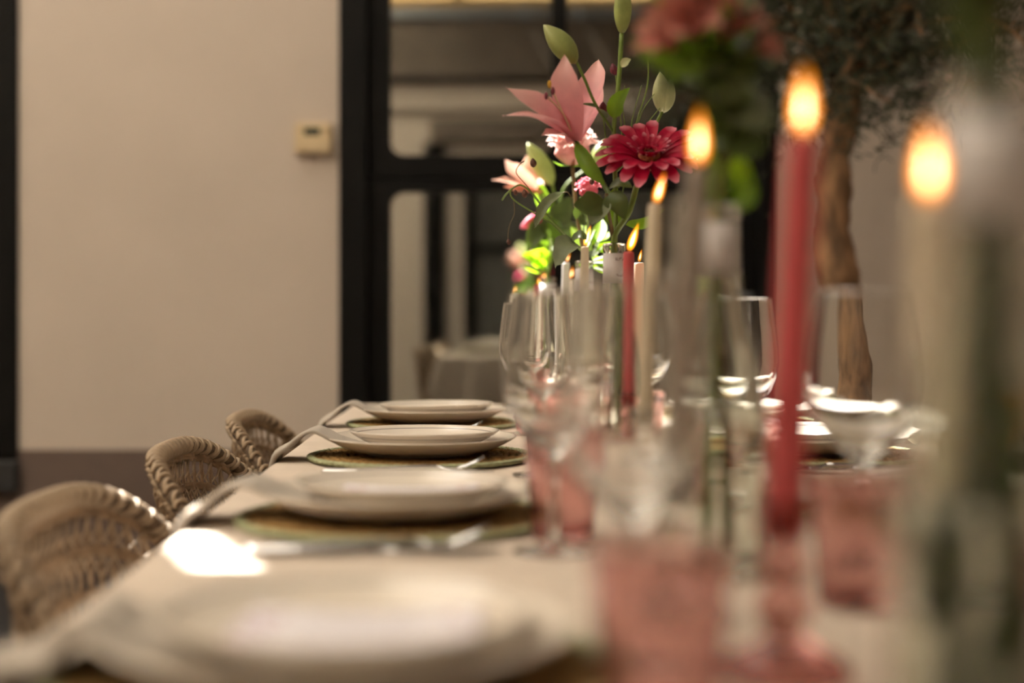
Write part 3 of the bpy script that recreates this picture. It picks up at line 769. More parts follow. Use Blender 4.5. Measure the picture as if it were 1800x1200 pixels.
for k, (px, d, H, lab) in enumerate(VX):
    x = (px-900)/F*d
    t = thing('bottle_vase', lab, 'vase', (x, d, Z0), 0, 'wine bottles used as flower vases')
    g, w = bottle_meshes(H); obj('bottle_glass', g, t); obj('water', w, t)
    obj('label', label_mesh(H/.29, (-98, -105, -100, -90, -80)[k], (170, 150, 150, 220, 220)[k]), t)
    VB.append(Vector((x, d, Z0)))

# ------------------------------------------------------------------ candles and holders
def holder_mesh(mat):
    pr = [(0, .0015), (.032, 0), (.0365, .002), (.0368, .005), (.033, .009), (.02, .0135), (.011, .019), (.0095, .022), (.0145, .028), (.0165, .033), (.0145, .038), (.0095, .043), (.0095, .045), (.0135, .05), (.0145, .054), (.0125, .0585), (.0098, .061), (.0115, .065), (.0148, .07), (.0158, .082), (.0155, .0835), (.0140, .083), (.0127, .072), (.012, .067), (0, .066)]
    return MB().lathe([(r, z*1.19) for r, z in pr], 40).mesh('candle_holder', mat)
me_hold = holder_mesh(M['rose_glass']); me_holdc = holder_mesh(M['glass'])
def candle(px, py, bx, d, wax, flame_h, lean, lab, hl, r0=.0112, r1=.0085, clear=False, fw=1.0):
    """px,py: the tip of the wax; bx: pixel column of the foot"""
    base = Vector(((bx-900)/F*d, d, Z0)); tip = P(px, py, d)
    tag(obj('candle_holder', me_holdc if clear else me_hold), hl, 'candle holder', 'glass candle holders').location = base
    foot = base + Vector((0, 0, .0792)); ax = tip - foot; Ln = ax.length; ax.normalize()
    t = thing('candle', lab, 'candle', foot, 0, 'taper candles')
    q = Vector((0, 0, 1)).rotation_difference(ax); t.rotation_euler = q.to_euler()
    pr = [(0, 0), (r0*.98, 0)] + [(r0 + (r1-r0)*k/8, Ln*k/8) for k in range(8)] + [(r1, Ln-.004), (r1*.93, Ln-.0012), (r1*.75, Ln-.0004), (r1*.45, Ln-.0022), (0, Ln-.003)]
    ph = random.random()*6
    obj('wax', MB().lathe(pr, 24, rfun=lambda r, z, a, k: r*(1+.02*math.sin(3*a+ph+z*30))).mesh('wax', WAX[wax]), t)
    inv = root_matrix(t).inverted(); R3 = inv.to_3x3()
    upw = (R3 @ Vector((lean, 0, 1))).normalized()
    wt = Vector((0, 0, Ln-.0032)); w2 = wt + Vector((0, 0, .005)) + upw*.004
    obj('wick', MB().tube([wt, wt + Vector((0, 0, .004)), w2], .0007, 6).mesh('wick', M['wick']), t)
    fq = Vector((0, 0, 1)).rotation_difference(upw).to_matrix()
    def fl(h, w, z0):
        prof = [(0, 0)] + [(w*math.sin(PI*(s/14)**.62)**.9*(1 if s < 9 else 1-.1*(s-9)/5), h*s/14) for s in range(1, 14)] + [(0, h)]
        m = MB().lathe(prof, 20)
        m.v = [wt + Vector((0, 0, .0035)) + fq @ (p + Vector((0, 0, z0))) for p in m.v]; return m
    f = obj('flame', fl(flame_h, flame_h*.135*fw, 0).mesh('flame', M['flame']), t)
    obj('flame_core', fl(flame_h*.62, flame_h*.053*fw, flame_h*.14).mesh('flame_core', M['core']), f)
    return t
G = 'glass candle holder under the '
candle(1412, 238, 1378, .80, 'pink', .041, .02, 'tall rose pink taper candle standing before the black door post', 'deep rose ' + G + 'tall rose pink candle', .0118, .0093, fw=1.1)
candle(1634, 352, 1640, .655, 'ivory', .038, .01, 'ivory taper candle right beside the white labelled bottle neck', 'clear ' + G + 'ivory candle by the white labelled bottle', clear=True, fw=1.25)
candle(1228, 290, 1186, .95, 'taupe', .040, .02, 'dark taupe taper candle in front of the alstroemeria bottle', 'clear ' + G + 'dark taupe candle', .0105, .0075, clear=True, fw=1.05)
candle(1152, 358, 1138, 1.5, 'ivory', .036, .30, 'long ivory taper candle, tallest flame below the gerbera', 'clear ' + G + 'long ivory candle', .0115, .0078, clear=True)
candle(1105, 442, 1104, 1.9, 'pink', .042, .35, 'rose pink taper candle in front of the printed neck label', 'deep rose ' + G + 'pink candle by the printed label', .0105, .0072)
candle(1123, 461, 1120, 2.2, 'peach', .022, .22, 'peach taper candle between the pink and long ivory candles', 'deep rose ' + G + 'peach candle', .0105, .0082)
candle(1028, 433, 1026, 2.36, 'ivory', .038, .28, 'slim ivory taper candle in front of the rose bottle', 'clear ' + G + 'slim ivory candle by the roses', .0100, .0066, clear=True)
candle(995, 461, 992, 2.68, 'grey', .020, .5, 'pale grey taper candle left of the rose bottle', 'clear ' + G + 'pale grey candle', .0095, .007, clear=True)
candle(1004, 491, 1003, 2.86, 'white', .028, .12, 'short white taper candle tucked beside the rose bottle', 'deep rose ' + G + 'short white candle', .009, .0062)
candle(945, 500, 945, 3.04, 'pink', .036, .8, 'short pink taper candle with flame blown sideways by the peach lilies', 'deep rose ' + G + 'short pink candle by the peach lilies', .0095, .007)
candle(938, 531, 937, 2.76, 'white', .018, .1, 'lowest white candle stub by the chair-side plates closest to the door', 'deep rose ' + G + 'lowest white candle stub', .009, .0062)
candle(905, 517, 905, 2.98, 'white', .020, .1, 'sunlit white taper candle standing alone at the table end', 'clear ' + G + 'sunlit white candle at the table end', .0095, .008, clear=True)

# ------------------------------------------------------------------ wicker tub chairs
def chair_parts():
    """meshes of one chair facing +x, origin on the floor below the middle of the back's rim line"""
    NS = 46
    def plan(s):                                       # s in -1..1 along the shell, 0 = middle of the back
        a = s*1.95; c, sn = math.cos(a), math.sin(a)
        e = 2/2.7
        return Vector((.26 - .26*math.copysign(abs(c)**e, c) if abs(s) < 2 else 0, .284*math.copysign(abs(sn)**e, sn), 0))
    # resample by arc length
    raw = [plan(-1 + 2*i/600) for i in range(601)]; acc = [0]
    for p, q in zip(raw, raw[1:]): acc.append(acc[-1] + (q-p).length)
    tot = acc[-1]
    def at(u):                                         # u in 0..1
        L_ = u*tot; lo, hi = 0, 600
        while hi-lo > 1:
            m = (lo+hi)//2
            if acc[m] <= L_: lo = m
            else: hi = m
        f = (L_-acc[lo])/max(1e-9, acc[hi]-acc[lo]); return raw[lo].lerp(raw[hi], f)
    def rim_z(u):                                       # the rim falls away towards the front
        return max(.47, .762 - .098*(max(0, at(u).x)/.1)**1.4)
    def pt(u, t, off=0.0):                              # shell point; off pushes outwards
        p = at(u); c = Vector((.26, 0, 0)); z0 = .40
        k = 1 - .20*(1-t)**1.3
        q = c + (p-c)*k
        nrm = (p-c).normalized(); q = q + nrm*off
        q.z = z0 + (rim_z(u)-z0)*t; return q
    rows = [0.0, .14, .28, .42, .56, .70, .83, .95]
    parts = []
    for i in range(NS+1):                               # upright stakes
        u = .012 + .976*i/NS
        parts.append(('stake', MB().tube([pt(u, t) for t in rows + [1.0]], .0026, 5).mesh('stake', M['wicker'])))
    du = .976/NS
    for i in range(NS):                                 # crossing strands, one zigzag each way per cell
        u0 = .012 + i*du
        for w in (0, 1):
            pts = []
            for r in range(len(rows)-1):
                a, b = (u0, u0+du) if (r+w) % 2 == 0 else (u0+du, u0)
                pts += [pt(a, rows[r]+.01, .004), pt((a+b)/2, (rows[r]+rows[r+1])/2, .0055 if w else -.0045), pt(b, rows[r+1]-.01, -.003)]
            parts.append(('cross_strand', MB().tube(pts, .0019, 4).mesh('cross_strand', M['wicker2'])))
    for r in rows:                                      # horizontal tapes woven in and out
        for o in (-.008, .008):
            pts = [pt(k/(NS*2), max(0, r+o*.9), .0035 if k % 4 < 2 else -.0035) for k in range(1, NS*2)]
            parts.append(('band', MB().tube(pts, .0019, 4, None, True, 2.6, (0, 0, 1)).mesh('band', M['wicker'])))
    rim = [pt(k/120, 1.0) for k in range(121)]
    parts.append(('rim', MB().tube(rim, .0098, 8).mesh('rim', M['wicker3'])))
    wraps = []; wm = MB()
    wm.tube([Vector((-.006 + .012*k/11, .0108*math.cos(2*PI*k/12), .0108*math.sin(2*PI*k/12))) for k in range(13)], .0033, 5, None, True)
    me = wm.mesh('rim_wrap', M['wicker2'])
    nw = 104
    for k in range(nw):
        u = (k+.5)/nw; p = pt(u, 1.0); T = (pt(min(1, u+.004), 1.0) - pt(max(0, u-.004), 1.0)).normalized()
        Nn = Vector((0, 0, 1)); B = Nn.cross(T).normalized(); Nn = T.cross(B)
        Mx = Matrix((T, B, Nn)).transposed().to_4x4()
        Mx = Mx @ Matrix.Rotation(.6 if k % 2 else -.1, 4, 'Z') @ Matrix.Rotation(.5, 4, 'Y'); Mx.translation = p
        wraps.append(Mx)
    # seat, its front rail and legs
    seat_pts = [pt(k/40, .02) for k in range(41)]; sm = MB()
    n = len(seat_pts); cx = sum(p.x for p in seat_pts)/n
    top = [Vector((p.x, p.y*.97, .41)) for p in seat_pts] + [Vector((.44, .2, .41)), Vector((.47, .1, .41)), Vector((.475, 0, .41)), Vector((.47, -.1, .41)), Vector((.44, -.2, .41))]
    if top[0].y < 0: top = top[:41] + top[41:]
    m = len(top)
    sm.add(top + [p - Vector((0, 0, .03)) for p in top], [tuple(range(m)), tuple(reversed(range(m, 2*m)))] + [(i, i+m, (i+1) % m + m, (i+1) % m) for i in range(m)])
    parts.append(('seat', sm.mesh('seat', M['wicker'], False)))
    cu = MB().lathe([(0, .412), (.17, .412), (.185, .42), (.188, .432), (.18, .444), (.15, .45), (0, .452)], 32, (.24, 0, 0))
    parts.append(('cushion', cu.mesh('cushion', M['cushion'])))
    for sx, sy in ((.06, .19), (.06, -.19), (.40, .21), (.40, -.21)):
        parts.append(('leg', MB().tube([(sx, sy, .379), (sx + (sx-.23)*.12, sy*1.08, .001)], [.015, .011], 8).mesh('leg', M['chair_metal'])))
    return parts, me, wraps
cparts, me_wrap, wraps = chair_parts()
CH = [(.80, 'woven wicker tub chair at the place beside the patch of sun'),
      (1.43, 'woven wicker tub chair with a sunlit streak on its rim'),
      (2.02, 'woven wicker tub chair second from the door'),
      (2.63, 'woven wicker tub chair closest to the black door')]
for d, lab in CH:
    c = thing('wicker_chair', lab, 'chair', (tabx(-.438, d), d, 0), TH, 'wicker tub chairs')
    for nm, me in cparts: obj(nm, me, c)
    for Mx in wraps:
        w = obj('rim_wrap', me_wrap, c); w.matrix_local = Mx

# ------------------------------------------------------------------ the tree by the wall
TD = 3.85
tb_ = P(1472, 760, TD); tb_.z = 0
tr = thing('potted_tree', 'small dark leaved tree with rough brown trunk in planter by wall', 'tree', (tb_.x, TD, 0))
pt_ = MB().lathe([(0, .002), (.17, 0), (.185, .01), (.225, .42), (.23, .44), (.222, .445), (.205, .44), (.20, .40), (0, .40)], 40, (tb_.x, TD, 0))
pt_.build('planter', M['pot'], tr)
so = MB().lathe([(0, .403), (.1, .408), (.199, .402)], 24, (tb_.x, TD, 0)); so.build('soil', M['soil'], tr)
tp = [P(1500, 0, TD), P(1497, 680, TD), P(1470, 480, TD), P(1462, 340, TD), P(1480, 200, TD), P(1500, 60, TD)]; tp[0].z = .40; tp[0].x = tb_.x
trunk = MB(); rnd = random.Random(5)
trunk.tube(tp, lambda t: .082 - .09*t if t < .25 else .0595 - .03*(t-.25), 14, 46)
for i, p in enumerate(trunk.v):
    trunk.v[i] = p + Vector((rnd.uniform(-1, 1), rnd.uniform(-1, 1), rnd.uniform(-1, 1)))*.006 + Vector((math.sin(p.z*31+p.x*40), math.cos(p.z*27), 0))*.005
tk = trunk.build('trunk', M['bark'], tr)
CC = Vector((P(1640, 0, TD).x, TD, 1.92)); CRX, CRZ = .66, .74
tips = []
for i in range(46):
    a = rnd.uniform(0, 2*PI); e = rnd.uniform(-.75, 1.0); rr = rnd.uniform(.75, 1.0)
    q = CC + Vector((CRX*rr*math.cos(a)*math.sqrt(max(0, 1-e*e*.8)), .5*rr*math.sin(a)*math.sqrt(max(0, 1-e*e*.8)), CRZ*e*rr))
    s = tp[4].lerp(tp[5], rnd.random())
    mid = s.lerp(q, .5) + Vector((rnd.uniform(-.08, .08), rnd.uniform(-.08, .08), .08))
    MB().tube([s, mid, q], [.010, .003], 5, 8).build('branch', M['bark'], tr); tips.append((s, mid, q))
lv = MB()
for k in range(15000):
    s, mid, q = tips[k % len(tips)]; t = rnd.uniform(.25, 1.02)
    c = s*(1-t)**2 + mid*2*t*(1-t)*1 + q*t*t
    c = c + Vector((rnd.gauss(0, .085), rnd.gauss(0, .085), rnd.gauss(0, .085)))
    d_ = Vector((rnd.uniform(-1, 1), rnd.uniform(-1, 1), rnd.uniform(-1.0, .6))).normalized(); ln = rnd.uniform(.03, .055)
    sd = d_.cross(Vector((rnd.uniform(-1, 1), rnd.uniform(-1, 1), rnd.uniform(-1, 1)))).normalized()*rnd.uniform(.003, .005)
    up = d_.cross(sd).normalized()*.003
    lv.add([c, c + d_*ln*.45 + sd + up, c + d_*ln, c + d_*ln*.45 - sd + up], [(0, 1, 2), (0, 2, 3)])
stuff(lv.build('foliage', M['tree_leaf'], tr, smooth=False, fix=False))

# ------------------------------------------------------------------ flowers
FRONT = Vector((0, -1, .25))
def flower(name, lab, cat, v, group='cut flowers and greenery in the bottles', off=(0, 0)):
    b = VB[v] + Vector((off[0], off[1], .018)); return thing(name, lab, cat, b, 0, group)
def stem_pts(root, pts, v):
    """from the bottle's floor through its neck to the given points"""
    b = Vector(root.location); H = VX[v][2]; n = VB[v] + Vector((0, 0, H*.93)); n2 = VB[v] + Vector((0, 0, H+.01))
    o = (b - VB[v]); side = Vector((o.x, o.y, 0))
    return [b, n + side*.22 - Vector((0, 0, .08)), n + side*.2, n2 + side*.2] + pts
def stem(root, pts, v, r, mat='stem', name='stem'):
    return MB().tube(stem_pts(root, pts, v), r, 7, 36).build(name, M[mat], root)
def twig(root, pts, r, mat='stem', name='side_stem', seg=14):
    return MB().tube(pts, r, 6, seg).build(name, M[mat], root)
def leaf(root, pts, w, mat='leaf', nrm=FRONT, name='leaf', **kw):
    return MB().blade(pts, w, nrm, **kw).build(name, M[mat], root, fix=False)
def bud(root, a, b, w, mat='bud', name='bud', ridges=3):
    """pointed closed bud from base a to tip b, lobed lengthwise"""
    a, b = Vector(a), Vector(b); ax = b-a; Ln = ax.length
    prof = [(0, 0)] + [(w*(math.sin(PI*(k/14)**.85)**.75)*(1 if k < 10 else 1-.03*(k-10)), Ln*k/14) for k in range(1, 14)] + [(0, Ln)]
    m = MB().lathe(prof, 24, rfun=lambda r, z, an, k: r*(1+.09*math.cos(ridges*an)))
    q = Vector((0, 0, 1)).rotation_difference(ax).to_matrix(); m.v = [a + q @ p for p in m.v]
    return m.build(name, M[mat], root)
D2 = 2.0
def q2(x, y, dd=0.0): return P(x, y, D2+dd)
# --- the open pink lily spray
r = flower('lily_spray', 'pink lily spray with one open bloom and tall green buds', 'lily', 2, off=(.008, .006))
stem(r, [q2(1082, 330, .02), q2(1079, 235, .02), q2(1088, 140, .02), q2(1093, 58, .02)], 2, .0034)
bud(r, q2(1093, 62, .02), q2(1094, -40, .01), .0125)
twig(r, [q2(1078, 232, .02), q2(1046, 182, 0), q2(1028, 140, -.01), q2(1013, 108, -.01)], .0022)
bud(r, q2(1014, 112, -.01), q2(955, 43, -.02), .0165)
twig(r, [q2(1084, 300, .02), q2(1128, 255, .05), q2(1150, 222, .06), q2(1164, 196, .06)], .0026)
bud(r, q2(1164, 199, .06), q2(1160, 126, .06), .0138, 'bud_pale'); bud(r, q2(1166, 199, .06), q2(1180, 138, .06), .011, 'bud_pale')
leaf(r, [q2(1078, 207, .01), q2(1085, 180, 0), q2(1107, 154, -.01)], .012, 'leaf', cup=.5)
leaf(r, [q2(1066, 208, .01), q2(1050, 190, -.01), q2(1020, 182, -.02)], .010, 'leaf_dark', Vector((0, -.6, 1)))
leaf(r, [q2(1092, 118), q2(1100, 108), q2(1109, 104)], .006, 'bud_pale')
twig(r, [q2(1072, 345, .01), q2(1058, 318, -.02), q2(1030, 280, -.03), q2(1011, 246, -.03)], .0036)
leaf(r, [q2(1012, 252, -.035), q2(1038, 295, -.05), q2(1063, 325, -.04)], .011, 'leaf', Vector((-.5, -1, .3)), cup=.4)
B = q2(1011, 248, -.03)
for pts, w, n in (([B, q2(1003, 190, -.05), q2(993, 140, -.06), q2(993, 96, -.05)], .0205, (-.25, -1, .1)),
                  ([B, q2(1030, 190, .02), q2(1046, 140, .05), q2(1052, 104, .07)], .0215, (-.5, -1, .15)),
                  ([B, q2(972, 208, -.07), q2(938, 184, -.09), q2(889, 154, -.10)], .0205, (.35, -.9, .55)),
                  ([B, q2(975, 226, -.06), q2(935, 206, -.10), q2(883, 203, -.10)], .017, (.15, -.25, 1)),
                  ([B, q2(990, 238, -.05), q2(970, 236, -.07), q2(952, 238, -.09)], .012, (.1, -.5, 1)),
                  ([B, q2(1030, 205, .05), q2(1040, 165, .09), q2(1030, 130, .13)], .02, (-.2, -1, .2))):
    MB().blade(pts, w, n, cup=.45, seg=16, prof='lily', ruf=.08, cross=6).build('petal', M['lily'], r, fix=False)
for tip in ((966, 148), (960, 168), (972, 160)):
    f = MB().tube([B, q2(990, 200, -.06), q2(*tip, -.08)], .0011, 5, 10).build('stamen', M['filament'], r)
    MB().ball(q2(*tip, -.08), .0034, 6, (.8, .8, 1.6)).build('anther', M['pollen'] if tip[0] == 966 else M['wine_bud'], f)
# --- gerbera
r = flower('gerbera', 'crimson gerbera with pale pink petal tips and dark centre', 'gerbera', 2, off=(.0, -.010))
stem(r, [q2(1106, 372, -.01), q2(1121, 322, -.01), q2(1136, 296, 0)], 2, .0042)
gc = q2(1141, 280, -.02); gn = Vector((-.05, -.58, .81)).normalized()
gx = Vector((1, 0, 0)); gx = (gx - gn*gx.dot(gn)).normalized(); gy = gn.cross(gx)
def gp(a, rad, h): return gc + gx*math.cos(a)*rad + gy*math.sin(a)*rad + gn*h
rnd = random.Random(11)
for ring, (n_, R_, up0, up1, w_) in enumerate(((17, .076, .004, .008, .0098), (16, .067, .010, .022, .0094), (14, .03, .012, .026, .0036), (12, .019, .010, .014, .0026))):
    for i in range(n_):
        a = 2*PI*(i + ring*.5)/n_ + rnd.uniform(-.06, .06); k = rnd.uniform(.9, 1.05)
        p0, p1, p2 = gp(a, .010, 0), gp(a, R_*.55*k, up0+.006), gp(a + rnd.uniform(-.05, .05), R_*k, up1 - .006*(ring == 0) + rnd.uniform(-.003, .003))
        MB().blade([p0, p1, p2], w_, gn, cup=.35, seg=8, prof='spoon').build('petal', M['gerbera'], r, fix=False)
gq = Vector((0, 0, 1)).rotation_difference(gn).to_matrix()
m = MB().lathe([(0, .008), (.004, .0095), (.008, .0105), (.0105, .0085), (.011, .004)], 24); m.v = [gc + gq @ p for p in m.v]; m.build('disk', M['gerb_disk'], r)
m = MB().lathe([(.0105, .006), (.0125, .0125), (.015, .012), (.0155, .006)], 28, rfun=lambda r_, z, a, k: r_*(1+.05*math.sin(a*14))); m.v = [gc + gq @ p for p in m.v]; m.build('disk_ring', M['gerb_ring'], r)
m = MB().lathe([(.004, -.016), (.011, -.012), (.017, -.004), (.02, .001)], 18); m.v = [gc + gq @ p for p in m.v]; m.build('calyx', M['leaf'], r)
# --- greenery of the gerbera bottle
r = flower('leafy_branch', 'branch of broad grey-green leaves hanging under the gerbera', 'branch', 2, off=(-.012, .0))
stem(r, [q2(1070, 372, -.02), q2(1066, 340, -.03)], 2, .0026, 'stem_brown')
leaf(r, [q2(1062, 352, -.03), q2(1035, 362, -.05), q2(1008, 360, -.06)], .020, 'leaf_dark', (.1, -1, .35), cup=.3)
leaf(r, [q2(1064, 352, -.03), q2(1050, 375, -.05), q2(1040, 395, -.06)], .016, 'leaf_grey', (-.3, -1, .4), cup=.25)
leaf(r, [q2(1064, 345, -.03), q2(1085, 358, -.04), q2(1098, 385, -.04)], .017, 'leaf_dark', (.3, -1, .2), cup=.25)
leaf(r, [q2(1070, 330, -.02), q2(1090, 322, -.04), q2(1112, 330, -.05)], .010, 'leaf_dark', (0, -1, .6), cup=.3)
leaf(r, [q2(1082, 400, .01), q2(1077, 365, .01), q2(1083, 325, .02)], .013, 'leaf', (-.2, -1, .1), cup=.3)
leaf(r, [q2(1100, 395, .02), q2(1130, 395, .03), q2(1168, 368, .03)], .010, 'leaf', (0, -.8, .6), cup=.3)
# --- burnet with burgundy buds
r = flower('burnet_stems', 'thin burnet stems with small burgundy flower heads', 'flower', 2, off=(.010, -.004))
stem(r, [q2(1096, 330, .03), q2(1112, 240, .04), q2(1138, 150, .05), q2(1138, 92, .05)], 2, .0011)
for a, b, w in (((1139, 93), (1123, 67), .0062), ((1082, 133), (1076, 111), .0055), ((1060, 205), (1060, 178), .0062)):
    bud(r, q2(*a, .05), q2(*b, .05), w, 'wine_bud', 'flower_head', 8)
twig(r, [q2(1098, 300, .03), q2(1090, 200, .05), q2(1082, 132, .05)], .0009); twig(r, [q2(1088, 330, .03), q2(1068, 260, .05), q2(1060, 204, .05)], .0009)
for (x0, y0, x1, y1) in ((1122, 215, 1150, 165), (1104, 262, 1128, 150), (1100, 230, 1098, 150), (1126, 240, 1160, 190)):
    twig(r, [q2(x0, y0, .05), q2((x0+x1)/2-4, (y0+y1)/2, .05), q2(x1, y1, .05)], .0006)

# --- roses (third bottle)
D3 = 2.5
def q3(x, y, dd=0.0): return P(x, y, D3+dd)
def rose(root, c, R, mat, n_, seed, tilt=(0, 0, 1)):
    rnd = random.Random(seed); q = Vector((0, 0, 1)).rotation_difference(Vector(tilt).normalized()).to_matrix()
    for ring, (cnt, rad, h0, h1, w) in enumerate(((3, .2, -.1, 1.0, .34), (4, .4, -.35, .95, .46), (5, .6, -.7, .72, .5), (n_, .78, -.95, .42, .5), (n_, .86, -.95, .1, .5))):
        for i in range(cnt):
            a = 2*PI*(i + ring*.37)/cnt + rnd.uniform(-.2, .2); dv = Vector((math.cos(a), math.sin(a), 0)); fl_ = .10 + .13*ring*rnd.uniform(.5, 1.3)
            pts = [q @ (dv*rad*.35*R + Vector((0, 0, h0*R))), q @ (dv*rad*1.02*R + Vector((0, 0, (h0*.55+h1*.25)*R))), q @ (dv*rad*1.0*R + Vector((0, 0, h1*.75*R))), q @ (dv*(rad + fl_)*R + Vector((0, 0, (h1+rnd.uniform(-.08, .1))*R)))]
            MB().blade([c+p for p in pts], w*R, q @ -dv, cup=.5, seg=14, prof='strap', ruf=.26, cross=6).build('petal', M[mat], root, fix=False)
    for i in range(5):
        a = 2*PI*i/5; dv = Vector((math.cos(a), math.sin(a), 0))
        MB().blade([c + q @ (Vector((0, 0, -.98*R))), c + q @ (dv*.6*R + Vector((0, 0, -1.0*R))), c + q @ (dv*1.15*R + Vector((0, 0, -.8*R)))], .14*R, q @ Vector((0, 0, 1)), seg=6).build('sepal', M['leaf'], root, fix=False)
r = flower('rose', 'pale pink rose in full bloom behind the open lily', 'rose', 3, off=(-.008, .0))
stem(r, [q3(1014, 370), q3(1006, 290)], 3, .0036, 'stem_brown')
rose(r, q3(1006, 256), .036, 'rose', 6, 2, (.05, -.15, 1))
leaf(r, [q3(1015, 390), q3(1030, 375, -.02), q3(1058, 380, -.03)], .02, 'leaf_dark', cup=.2)
r = flower('small_rose', 'small deep pink rosebud below the pale rose', 'rose', 3, off=(.010, .004))
stem(r, [q3(1034, 390, -.07), q3(1035, 345, -.1)], 3, .0022)
rose(r, q3(1034, 330, -.1), .0185, 'rose2', 5, 4, (-.15, -.2, 1))
# --- vine with tendrils
r = flower('climbing_vine', 'thin vine with curled grey leaves, brown pods and tendrils', 'vine', 3, off=(-.004, -.010))
VD = -.2
def qv(x, y, dd=0.0): return P(x, y, D3+VD+dd)
stem(r, [qv(1006, 425, .06), qv(965, 382), qv(940, 345), qv(915, 325), qv(893, 338), qv(882, 352)], 3, .0016)
twig(r, [qv(1000, 426), qv(972, 395), qv(945, 378), qv(908, 355), qv(897, 342), qv(899, 330)], .0012, 'stem')
twig(r, [qv(940, 345), qv(925, 325), qv(908, 305), qv(911, 292), qv(922, 283)], .0008, 'stem_brown', 'tendril', 20)
twig(r, [qv(903, 352), qv(904, 375), qv(896, 395), qv(893, 412), qv(894, 425)], .0005, 'stem_brown', 'tendril', 20)
for (x, y, s_) in ((937, 286, 1.25), (922, 340, 1.15), (906, 338, .8), (894, 425, .85), (1040, 318, 1.0)):
    bud(r, qv(x+1, y+7*s_), qv(x-1, y-7*s_), .0042*s_, 'pod', 'pod', 5)
leaf(r, [qv(990, 338), qv(965, 360, -.01), qv(950, 385, -.01), qv(940, 400, 0)], .0105, 'leaf_grey', (-.6, -1, .5), cup=.9, ruf=.25)
twig(r, [qv(1005, 348), qv(998, 338), qv(990, 338)], .0007, 'stem_brown', 'tendril')
leaf(r, [qv(1013, 428), qv(995, 432, -.02), qv(976, 470, -.03)], .021, 'leaf_grey', (-.3, -1, .5), cup=.25, ruf=.25)
leaf(r, [qv(1003, 425), qv(1020, 415, -.01), qv(1032, 422, -.01)], .011, 'leaf_dark', (0, -.7, .8), cup=.4, ruf=.2)
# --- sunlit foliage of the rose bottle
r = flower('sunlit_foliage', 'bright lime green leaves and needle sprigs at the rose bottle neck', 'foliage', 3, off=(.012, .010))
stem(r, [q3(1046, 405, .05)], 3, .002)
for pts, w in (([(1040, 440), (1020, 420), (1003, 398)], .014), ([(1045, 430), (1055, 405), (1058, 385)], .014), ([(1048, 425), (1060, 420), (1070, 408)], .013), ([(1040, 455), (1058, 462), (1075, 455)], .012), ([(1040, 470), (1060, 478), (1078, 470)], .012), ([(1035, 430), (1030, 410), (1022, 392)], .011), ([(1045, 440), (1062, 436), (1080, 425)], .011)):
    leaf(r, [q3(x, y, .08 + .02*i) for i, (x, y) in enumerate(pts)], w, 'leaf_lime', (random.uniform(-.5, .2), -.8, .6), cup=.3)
for (x0, y0, x1, y1) in ((1040, 455, 1052, 418), (1042, 455, 1064, 430), (1042, 458, 1072, 448), (1042, 462, 1074, 462), (1038, 452, 1040, 425), (1043, 452, 1058, 414), (1044, 470, 1070, 480), (1030, 440, 1026, 392), (1034, 436, 1044, 396)):
    leaf(r, [q3(x0, y0, .03), q3((x0+x1)/2, (y0+y1)/2, .02), q3(x1, y1, .01)], .0035, 'leaf_grey', (-.4, -.6, .8), name='needle', prof='strap', cup=.4, seg=6, cross=2)
# --- peach lilies (last bottle)
D4 = 2.95
def q4(x, y, dd=0.0): return P(x, y, D4+dd)
r = flower('peach_lily', 'half open peach lily with tall yellow-green bud and dark leaves', 'lily', 4, off=(0, 0))
stem(r, [q4(972, 440), q4(970, 390), q4(962, 350), q4(948, 335)], 4, .0042)
B = q4(950, 338, -.02)
for pts, w, n in (([B, q4(915, 330, -.06), q4(890, 320, -.08), q4(864, 316, -.08)], .017, (.1, -.4, 1)), ([B, q4(920, 315, -.04), q4(900, 298, -.05), q4(888, 281, -.05)], .018, (.2, -1, .4)), ([B, q4(938, 315, .02), q4(928, 295, .04), q4(926, 272, .05)], .018, (.2, -1, .1)), ([B, q4(925, 336, -.06), q4(905, 333, -.08), q4(885, 328, -.09)], .016, (0, -.7, .8))):
    MB().blade(pts, w, n, cup=.45, seg=14, prof='lily', ruf=.05, cross=6).build('petal', M['peach'], r, fix=False)
twig(r, [q4(968, 370), q4(974, 345), q4(970, 320)], .003); bud(r, q4(972, 326), q4(927, 251, -.02), .020)
twig(r, [q4(968, 395), q4(962, 385), q4(955, 374)], .0026); bud(r, q4(958, 378), q4(914, 401, -.02), .013, 'magenta')
twig(r, [q4(970, 400), q4(985, 350), q4(1000, 320), q4(1050, 285)], .0026); bud(r, q4(1043, 293), q4(1066, 245), .016, 'bud')
for pts, w, mt in (([(968, 420), (950, 400), (925, 445)], .026, 'leaf_dark'), ([(970, 400), (990, 375), (1005, 345)], .028, 'leaf_dark'), ([(970, 430), (995, 420), (1010, 390)], .03, 'leaf_dark'), ([(966, 372), (955, 345), (952, 320)], .018, 'leaf'), ([(972, 380), (985, 400), (990, 440)], .024, 'leaf'), ([(965, 430), (948, 425), (935, 440)], .02, 'leaf'), ([(968, 460), (950, 455), (940, 470)], .016, 'leaf_dark')):
    leaf(r, [q4(x, y, -.02*i) for i, (x, y) in enumerate(pts)], w, mt, (random.uniform(-.3, .3), -1, .4), cup=.25)
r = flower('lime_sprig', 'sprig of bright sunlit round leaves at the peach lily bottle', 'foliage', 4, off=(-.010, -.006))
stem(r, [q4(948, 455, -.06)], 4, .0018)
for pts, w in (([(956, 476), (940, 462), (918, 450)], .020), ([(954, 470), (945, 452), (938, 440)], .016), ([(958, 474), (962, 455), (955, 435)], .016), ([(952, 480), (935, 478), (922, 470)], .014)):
    leaf(r, [q4(x, y, -.07 - .02*i) for i, (x, y) in enumerate(pts)], w, 'leaf_lime', (-.4, -.8, .7), cup=.35, prof='round')

